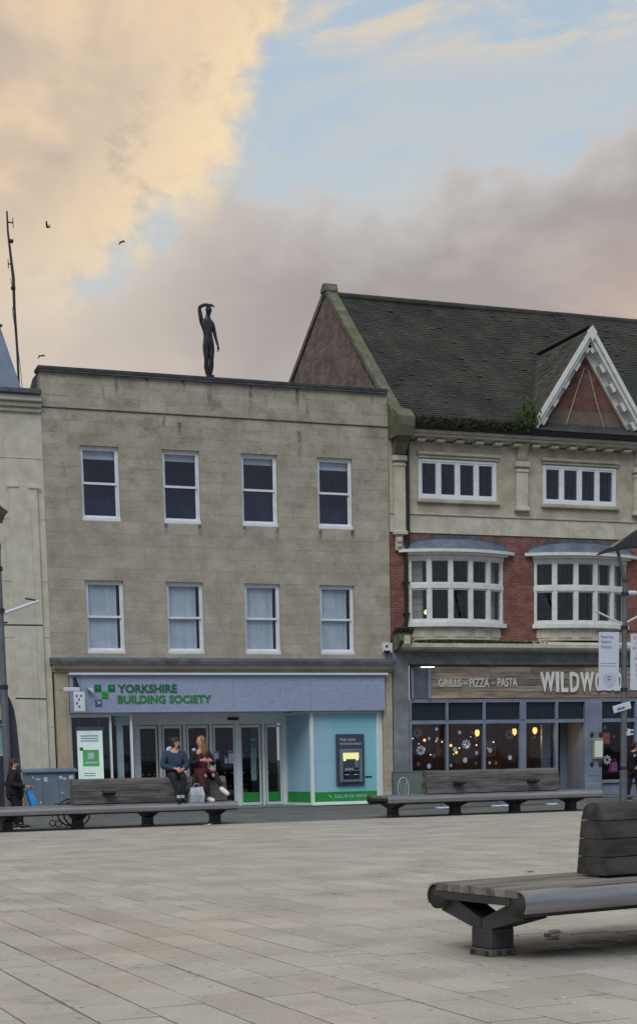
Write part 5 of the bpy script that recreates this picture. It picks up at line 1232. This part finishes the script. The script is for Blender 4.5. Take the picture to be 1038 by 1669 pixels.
# --- seated man, navy padded jacket, head turned to his left (picture right)
def seated_man():
    B = (.88,-9.78,0); t = thing('person', 'person in a navy padded jacket with pale hood sitting up on the bench back', 'person', B); o = Vector(B)
    H = Vector((.88,-9.66,1.10)); nk = Vector((.88,-9.69,1.66)); hd = Vector((.91,-9.70,1.80)); f = Vector((.92,-.38,0))
    kn = [Vector((.75,-10.02,1.09)), Vector((.99,-10.02,1.09))]; ak = [Vector((.84,-10.12,.62)), Vector((.94,-10.06,.62))]
    sh = [H+Vector((-.20,-.01,.47)), H+Vector((.20,-.01,.47))]; el = [H+Vector((-.29,-.06,.20)), H+Vector((.28,-.06,.20))]; wr = [Vector((.84,-9.96,1.24)), Vector((.99,-9.96,1.22))]
    body = [[('p',H,(.13,.11)),('b',H+Vector((0,0,.26)),(.12,.09)),('c',H+Vector((0,-.01,.44)),(.13,.09)),('neck',nk,.052)]+head_chain(hd)]
    for i in (0,1):
        body += [['c',('s%d'%i,sh[i],.055),('e%d'%i,el[i],.042),('w%d'%i,wr[i],.028)], ['p',('t%d'%i,H+Vector((-.10+.2*i,-.05,.0)),.085),('k%d'%i,kn[i],.06),('a%d'%i,ak[i],.042)]]
    def ex(q):
        hand(q, wr[0]-o, (.5,-.35,-.25), (0,0,1)); hand(q, wr[1]-o, (-.5,-.35,-.2), (0,0,1)); face(q, hd-o, f)
    grow('body', shift(body,o), M_SKIN, t, ex); eyes(hd-o, f, t, M_EYE)
    ja = [[('p',H+Vector((0,0,.0)),(.19,.16)),('b',H+Vector((0,0,.22)),(.185,.145)),('c',H+Vector((0,-.01,.42)),(.175,.12)),('n',H+Vector((0,-.01,.52)),(.09,.08))]]
    for i in (0,1): ja += [['c',('s%d'%i,sh[i],.085),('m%d'%i,(sh[i]+el[i])/2,.085),('e%d'%i,el[i],.078),('f%d'%i,(el[i]+wr[i])/2,.07),('w%d'%i,wr[i]+(el[i]-wr[i])*.12,.048)]]
    j = grow('jacket', shift(ja,o), M_NAVY, t)
    grow('hood', shift([[('a',nk+Vector((-.15,.0,-.03)),.055),('b',nk+Vector((-.10,.09,.02)),.07),('c',nk+Vector((.05,.10,.0)),.06),('d',nk+Vector((.13,.03,-.05)),.045)]],o), M_GRYF, j)
    tr = []
    for i in (0,1): tr += [[('p',H+Vector((0,-.02,-.02)),.14),('t%d'%i,H+Vector((-.10+.2*i,-.10,.0)),.10),('k%d'%i,kn[i],.078),('m%d'%i,(kn[i]+ak[i])/2,.066),('a%d'%i,ak[i]+Vector((0,0,.02)),.055)]]
    grow('trousers', shift(tr,o), M_DKF, t)
    for i in (0,1):
        q = MB(); shoe(q, ak[i]-o+Vector((0,0,-.07)), (-.1+.3*i,-1,0)); s_ = q.build('shoe', M_SHOEB, t, smooth=True)
        MB().tube([ak[i]-o+Vector((0,0,-.02)), ak[i]-o+Vector((0,0,.045))], .047, 10).build('sock', M_GRYF, s_)
    q = MB(); c = hd-o; q.ball(c+Vector((-.022,.010,.035)), (.097,.10,.10), 14, 9); q.ball(c+Vector((-.055,.0,-.03)), (.055,.082,.07), 12, 7); q.ball(c+Vector((.035,-.01,.085)), (.06,.07,.045), 10, 6); q.ball(c+Vector((-.10,.05,.09)), (.04,.04,.035), 8, 5)
    q.build('hair', M_HAIRD, t, smooth=True)
seated_man()
# --- seated woman, black coat over wine dress, long hair, legs crossed, looking left
def seated_woman():
    B = (1.50,-9.76,0); t = thing('person', 'long-haired person in black coat and wine-red top sitting cross-legged on the bench back', 'person', B); o = Vector(B)
    H = Vector((1.50,-9.64,1.10)); nk = Vector((1.50,-9.68,1.68)); hd = Vector((1.48,-9.70,1.83)); f = Vector((-.90,-.42,0))
    kn = [Vector((1.47,-10.00,1.08)), Vector((1.62,-10.06,1.20))]; ak = [Vector((1.55,-10.04,.62)), Vector((1.80,-10.22,.84))]
    sh = [H+Vector((-.18,-.01,.47)), H+Vector((.18,-.01,.47))]; el = [H+Vector((-.25,-.07,.24)), H+Vector((.27,-.07,.22))]; wr = [Vector((1.45,-9.92,1.42)), Vector((1.66,-9.92,1.41))]
    body = [[('p',H,(.13,.11)),('b',H+Vector((0,0,.26)),(.11,.085)),('c',H+Vector((0,-.01,.44)),(.12,.085)),('neck',nk,.046)]+head_chain(hd)]
    for i in (0,1):
        body += [['c',('s%d'%i,sh[i],.05),('e%d'%i,el[i],.038),('w%d'%i,wr[i],.026)], ['p',('t%d'%i,H+Vector((-.09+.18*i,-.05,.0)),.085),('k%d'%i,kn[i],.068),('q%d'%i,kn[i]*.6+ak[i]*.4,.062),('a%d'%i,ak[i],.04)]]
    def ex(q):
        hand(q, wr[0]-o, (.75,-.4,-.05), (0,0,1)); hand(q, wr[1]-o, (-.75,-.4,-.05), (0,0,1)); face(q, hd-o, f, .96)
    grow('body', shift(body,o), M_SKIN, t, ex); eyes(hd-o, f, t, M_EYE, .96)
    grow('top', shift([[('p',H+Vector((0,-.02,-.02)),(.16,.14)),('b',H+Vector((0,-.03,.24)),(.14,.11)),('c',H+Vector((0,-.03,.42)),(.14,.10)),('n',H+Vector((0,-.02,.50)),(.07,.07))],['p',('d',H+Vector((-.06,-.22,.02)),.12),('e',H+Vector((-.08,-.33,-.10)),.10),('g',H+Vector((-.07,-.36,-.38)),.09)]],o), M_WINE, t)
    co = [[('p',H+Vector((0,.03,-.10)),(.19,.13)),('b',H+Vector((0,.02,.22)),(.17,.11)),('c',H+Vector((0,.01,.42)),(.165,.10)),('n',H+Vector((0,.03,.52)),(.08,.06))],
          ['p',('l',H+Vector((-.20,-.10,-.06)),.08),('l2',H+Vector((-.20,-.25,-.22)),.07),('l3',H+Vector((-.19,-.30,-.45)),.055)],['p',('r',H+Vector((.22,-.10,-.06)),.07),('r2',H+Vector((.25,-.22,-.10)),.06)]]
    for i in (0,1): co += [['c',('s%d'%i,sh[i],.075),('m%d'%i,(sh[i]+el[i])/2,.075),('e%d'%i,el[i],.07),('f%d'%i,(el[i]+wr[i])/2,.06),('w%d'%i,wr[i]+(el[i]-wr[i])*.12,.045)]]
    cc = grow('coat', shift(co,o), M_BLKF, t)
    MB().ball(sh[0]-o+Vector((.02,-.02,.075)), (.05,.05,.04), 10, 6).build('collar_trim', M_GRYF, cc, smooth=True)
    lg = []
    for i in (0,1): lg += [[('p',H+Vector((0,-.03,-.03)),.12),('t%d'%i,H+Vector((-.09+.18*i,-.12,.0)),.095),('k%d'%i,kn[i],.074),('m%d'%i,kn[i]*.45+ak[i]*.55,.064),('a%d'%i,ak[i]+Vector((0,0,.0)),.05)]]
    le_ = grow('leggings', shift(lg,o), M_BLKF, t)
    for p_, r__ in ((kn[1]+Vector((.0,-.045,.025)),(.055,.035,.03)), (kn[1]*.72+ak[1]*.28+Vector((-.04,-.05,-.02)),(.03,.03,.045))): MB().ball(p_-o, r__, 10, 6).build('ripped_knee', M_SKIN, le_, smooth=True)
    for i in (0,1):
        q = MB(); shoe(q, ak[i]-o+Vector((0,0,-.07)), ((.25,-1,-.1) if i == 0 else (.75,-.7,-.75)), .25, .052); q.build('shoe', M_SHOEW, t, smooth=True)
    q = MB(); c = hd-o; q.ball(c+Vector((.028,.010,.03)), (.098,.104,.105), 14, 9); h = q.build('hair', M_HAIRL, t, smooth=True)
    for k in range(16):
        a = R_(-70+k*12); x = .03+.085*math.cos(a-1.2)*.9+.02; y = .085*math.sin(a)*.9+.02
        st_ = MB().tube([c+Vector((x*.7,y*.8,.06)), c+Vector((x+.035,y,-.06)), c+Vector((x+.05,y*.95-.02,-.22)), c+Vector((x+.055,y*.9-.04,-.36+.03*(k%3)))], [.03,.032,.028,.010], 6).build('strand', M_HAIRL, h, smooth=True)
seated_woman()
sb_ = wthing('carrier_bag', 'grey-silver carrier bag on the bench seat between the two seated people', 'bag', (1.24,-10.1,.50)); M_BAGG = mat('silver_plastic', lin(176,182,190), lin(150,156,166), .35, 6, 20, .02, 14)
MB().add([(1.08,-10.18,.505),(1.40,-10.18,.505),(1.40,-10.0,.505),(1.08,-10.0,.505),(1.09,-10.19,.66),(1.41,-10.20,.66),(1.39,-9.99,.66),(1.09,-9.99,.66),(1.11,-10.12,.82),(1.39,-10.13,.84),(1.38,-10.05,.84),(1.12,-10.06,.82)], [(3,2,1,0),(0,1,5,4),(1,2,6,5),(2,3,7,6),(3,0,4,7),(4,5,9,8),(5,6,10,9),(6,7,11,10),(7,4,8,11)]).build('bag_body', M_BAGG, sb_); MB().tube([(1.18,-10.09,.82),(1.21,-10.10,.90),(1.30,-10.10,.90),(1.33,-10.09,.83)], .010, 5).build('handle', M_BAGG, sb_)

# --- standing figures
def stander(name, label, B, h, fwd, coat, hair, trous, shoe_m, hair_long, arm_r, stride=.10, coat_len=.42, bulky=1.0):
    """fwd in the xy plane; arm_r: wrist offset (forward, side, height fraction) for both arms"""
    s = h/1.68; t = thing(name, label, 'person', B)
    f = Vector(fwd).normalized(); r = f.cross(Vector((0,0,1))); z = Vector((0,0,1))
    H = z*.90*s; C_ = z*1.32*s; N_ = z*1.45*s; hd = z*1.565*s+f*.02
    ch = [[('p',H,(.13*s,.10*s)),('b',H+z*.2*s,(.12*s,.09*s)),('c',C_,(.135*s,.09*s)),('neck',N_,.05*s)]]
    hc = head_chain(hd); ch[0] += [(k,p,(rr[0]*s,rr[1]*s)) for k,p,rr in hc]
    sh, el, wr, kn, an_ = [], [], [], [], []
    for i, sg_ in enumerate((-1,1)):
        sh.append(C_+r*sg_*.18*s+z*.03*s); el.append(C_+r*sg_*.24*s-z*.26*s-f*.03); fo, si, hh = arm_r[i]; wr.append(r*si*s+f*fo*s+z*hh*s)
        kn.append(r*sg_*.10*s+z*.49*s+f*(.5*stride*sg_+.02)); an_.append(r*sg_*.10*s+z*.09*s+f*stride*sg_)
        ch += [['c',('s%d'%i,sh[i],.052*s),('e%d'%i,el[i],.04*s),('w%d'%i,wr[i],.027*s)], ['p',('t%d'%i,H+r*sg_*.09*s-z*.06,.085*s),('k%d'%i,kn[i],.056*s),('a%d'%i,an_[i],.038*s)]]
    def ex(q):
        for i in (0,1): hand(q, wr[i], (wr[i]-el[i]), f, s)
        face(q, hd, f, s)
    grow('body', ch, M_SKIN, t, ex); eyes(hd, f, t, M_EYE, s)
    k = bulky
    ja = [[('q',H-z*(coat_len-.30)*s,(.17*s*k,.14*s*k)),('p',H+z*.05*s,(.165*s*k,.135*s*k)),('b',H+z*.22*s,(.16*s*k,.13*s*k)),('c',C_,(.165*s*k,.115*s*k)),('n',N_-z*.03,(.075*s,.07*s))]]
    for i in (0,1): ja += [['c',('s%d'%i,sh[i],.075*s*k),('m%d'%i,(sh[i]+el[i])/2,.07*s*k),('e%d'%i,el[i],.064*s*k),('w%d'%i,wr[i]+(el[i]-wr[i])*.1,.046*s)]]
    grow('coat', ja, coat, t)
    tr = []
    for i in (0,1): tr += [[('p',H-z*.02,.13*s),('t%d'%i,H+r*(-1,1)[i]*.09*s-z*.10,.10*s),('k%d'%i,kn[i],.075*s),('a%d'%i,an_[i]+z*.03,.058*s)]]
    grow('trousers', tr, trous, t)
    for i in (0,1):
        q = MB(); shoe(q, an_[i]-z*.045*s, f, .25*s, .043); so_ = q.build('shoe', shoe_m, t, smooth=True)
        MB().tube([an_[i]-z*.079*s-f*.05, an_[i]-z*.079*s+f*.19*s], [.03,.03], 8).build('sole', M_SHOEW, so_)
    q = MB(); q.ball(hd-f*.018*s+z*.03*s, (.098*s,.098*s,.102*s), 14, 9); q.ball(hd-f*.06*s-z*.02*s, (.075*s,.075*s,.08*s), 12, 7)
    if hair_long: q.ball(hd-f*.075*s-z*.12*s, (.07*s,.07*s,.10*s), 10, 6)
    q.build('hair', hair, t, smooth=True)
    return t, wr, s
t, wr, s = stander('person', 'dark-haired person in a black coat carrying a blue bag behind the left bench', (-2.52,-8.75,0), 1.53, (.9,-.3,0), M_BLKF, M_HAIRD, M_BLKF, M_SHOEB, True, ((.10,-.30,.95),(.34,.16,1.0)), .12, .60, 1.42)
M_BLUB = mat('bright_blue_plastic', lin(58,150,222), lin(44,132,206), .4, 5, 20, .01, 20)
bbp = Vector((-2.52,-8.75,0))+wr[1]; bb = wthing('shopping_bag', 'bright blue shopping bag held by the person in the black coat', 'bag', tuple(bbp-Vector((0,0,.40))))
MB(Matrix.Translation(bbp) @ Matrix.Rotation(R_(-18),4,'Y')).add([(-.08,-.14,-.42),(.08,-.14,-.42),(.08,.14,-.42),(-.08,.14,-.42),(-.06,-.11,-.09),(.05,-.11,-.09),(.05,.11,-.09),(-.06,.11,-.09)], [(3,2,1,0),(0,1,5,4),(1,2,6,5),(2,3,7,6),(3,0,4,7)]).build('bag_body', M_BLUB, bb); MB(Matrix.Translation(bbp) @ Matrix.Rotation(R_(-18),4,'Y')).tube([(0,-.08,-.13),(0,-.03,-.02),(0,.03,-.02),(0,.08,-.13)], .012, 5).build('handle', M_BLUB, bb)
t, wr, s = stander('person', 'person in dark clothes walking behind the lamp post at the right edge', (16.28,-3.6,0), 1.70, (.95,.3,0), M_BLKF, M_HAIRD, M_BLKF, M_SHOEB, False, ((.22,-.26,.98),(.12,.27,.92)), .14, .38, 1.05)
MB().ball((-.06,-.17,1.30),(.05,.02,.04)).build('jacket_badge', M_PALE, t, smooth=True)

# --- bronze rooftop figure shading its eyes
M_BRZ = mat('dark_bronze', lin(58,64,74), lin(42,46,54), .45, 4, 30, .004, 20, metal=.5)
def statue():
    B = (4.78,.18,12.03); t = thing('rooftop_statue', 'slim dark bronze figure on the parapet raising one arm to shade its eyes', 'statue', B)
    z = Vector((0,0,1)); H = z*1.0; C_ = Vector((.0,0,1.48)); hd = Vector((.045,-.03,1.845))
    ch = [[('p',Vector((.03,0,1.0)),(.135,.115)),('b',Vector((.02,0,1.22)),(.112,.092)),('c',Vector((.0,0,1.47)),(.155,.10)),('neck',Vector((.02,0,1.66)),.05)]+[(k,p,rr) for k,p,rr in head_chain(hd)],
          ['c',('s0',Vector((-.16,0,1.52)),.066),('e0',Vector((-.225,-.03,1.90)),.05),('f0',Vector((-.09,-.08,1.965)),.044),('w0',Vector((.06,-.10,1.965)),.034)],
          ['c',('s1',Vector((.16,0,1.50)),.058),('e1',Vector((.235,.02,1.16)),.044),('w1',Vector((.295,-.02,.90)),.03)],
          ['p',('t0',Vector((-.055,0,.86)),.098),('k0',Vector((-.05,-.02,.50)),.062),('q0',Vector((-.055,.02,.33)),.068),('a0',Vector((-.02,.02,.06)),.036)],
          ['p',('t1',Vector((.10,0,.86)),.098),('k1',Vector((.09,-.02,.50)),.062),('q1',Vector((.09,.02,.33)),.068),('a1',Vector((.055,.02,.06)),.036)]]
    def ex(q):
        hand(q, (.05,-.10,1.965), (1,0,-.12), (0,-1,0), 1.05); hand(q, (.295,-.02,.90), (.10,0,-1), (0,-1,0), 1.05); face(q, hd, (.6,-.8,0))
        shoe(q, (-.02,.02,.045), (-.2,-1,0), .26, .042); shoe(q, (.055,.02,.045), (.2,-1,0), .26, .042)
    ch = [[(it if isinstance(it,str) else (it[0], it[1], tuple(v*1.1 for v in it[2]) if hasattr(it[2],'__len__') else it[2]*1.12)) for it in c_] for c_ in ch]
    grow('body', ch, M_BRZ, t, ex)
    MB().tube([(.02,-.02,-.0),(.02,-.02,.012)], .16, 16).build('base_plate', M_BRZ, t)
statue()
# --- birds
M_BIRD = mat('grey_bird_feathers', lin(90,84,80), lin(70,66,64), .8)
def bird(label, p, s, wz, rz):
    t = thing('bird', label, 'bird', p, rz, 'birds in flight')
    v, f = skin([[('a',(-.20,0,0),.02),('b',(-.08,0,0),.055),('c',(.06,0,.01),.06),('d',(.16,0,.03),.035),('e',(.22,0,.03),.008)]], 2); q = MB(Matrix.Scale(s,4)); q.add(v,f); q.build('body', M_BIRD, t, smooth=True)
    for sg_ in (-1,1):
        q = MB(Matrix.Scale(s,4)); a, b = wz
        V = [(.10,sg_*.04,.03),(-.08,sg_*.04,.02),(.12,sg_*.22,.03+a),(-.06,sg_*.22,.02+a),(.0,sg_*.46,.03+b),(-.09,sg_*.44,.03+b)]
        V2 = [(x,y,z_-.012) for x,y,z_ in V]; q.add(V+V2, [(0,1,3,2),(2,3,5,4),(6,8,9,7),(8,10,11,9),(0,2,8,6),(2,4,10,8),(1,7,9,3),(3,9,11,5),(4,5,11,10)]); q.build('wing', M_BIRD, t)
    q = MB(Matrix.Scale(s,4)); q.add([(-.16,-.03,0),(-.16,.03,0),(-.32,.06,0),(-.32,-.06,0),(-.16,-.03,-.01),(-.16,.03,-.01),(-.32,.06,-.01),(-.32,-.06,-.01)], [(0,1,2,3),(7,6,5,4),(0,3,7,4),(1,5,6,2),(2,6,7,3)]); q.build('tail', M_BIRD, t)
bird('bird with raised wings flying high beside the radio mast', (7.98,40,28.76), .62, (.12,.34), R_(150))
bird('bird banking in front of the cream cloud, right of the mast', (11.85,40,28.4), .62, (.06,-.16), R_(20))
bird('bird gliding just above the left corner of the bank parapet', (3.73,20,17.33), .5, (.04,-.14), R_(30))
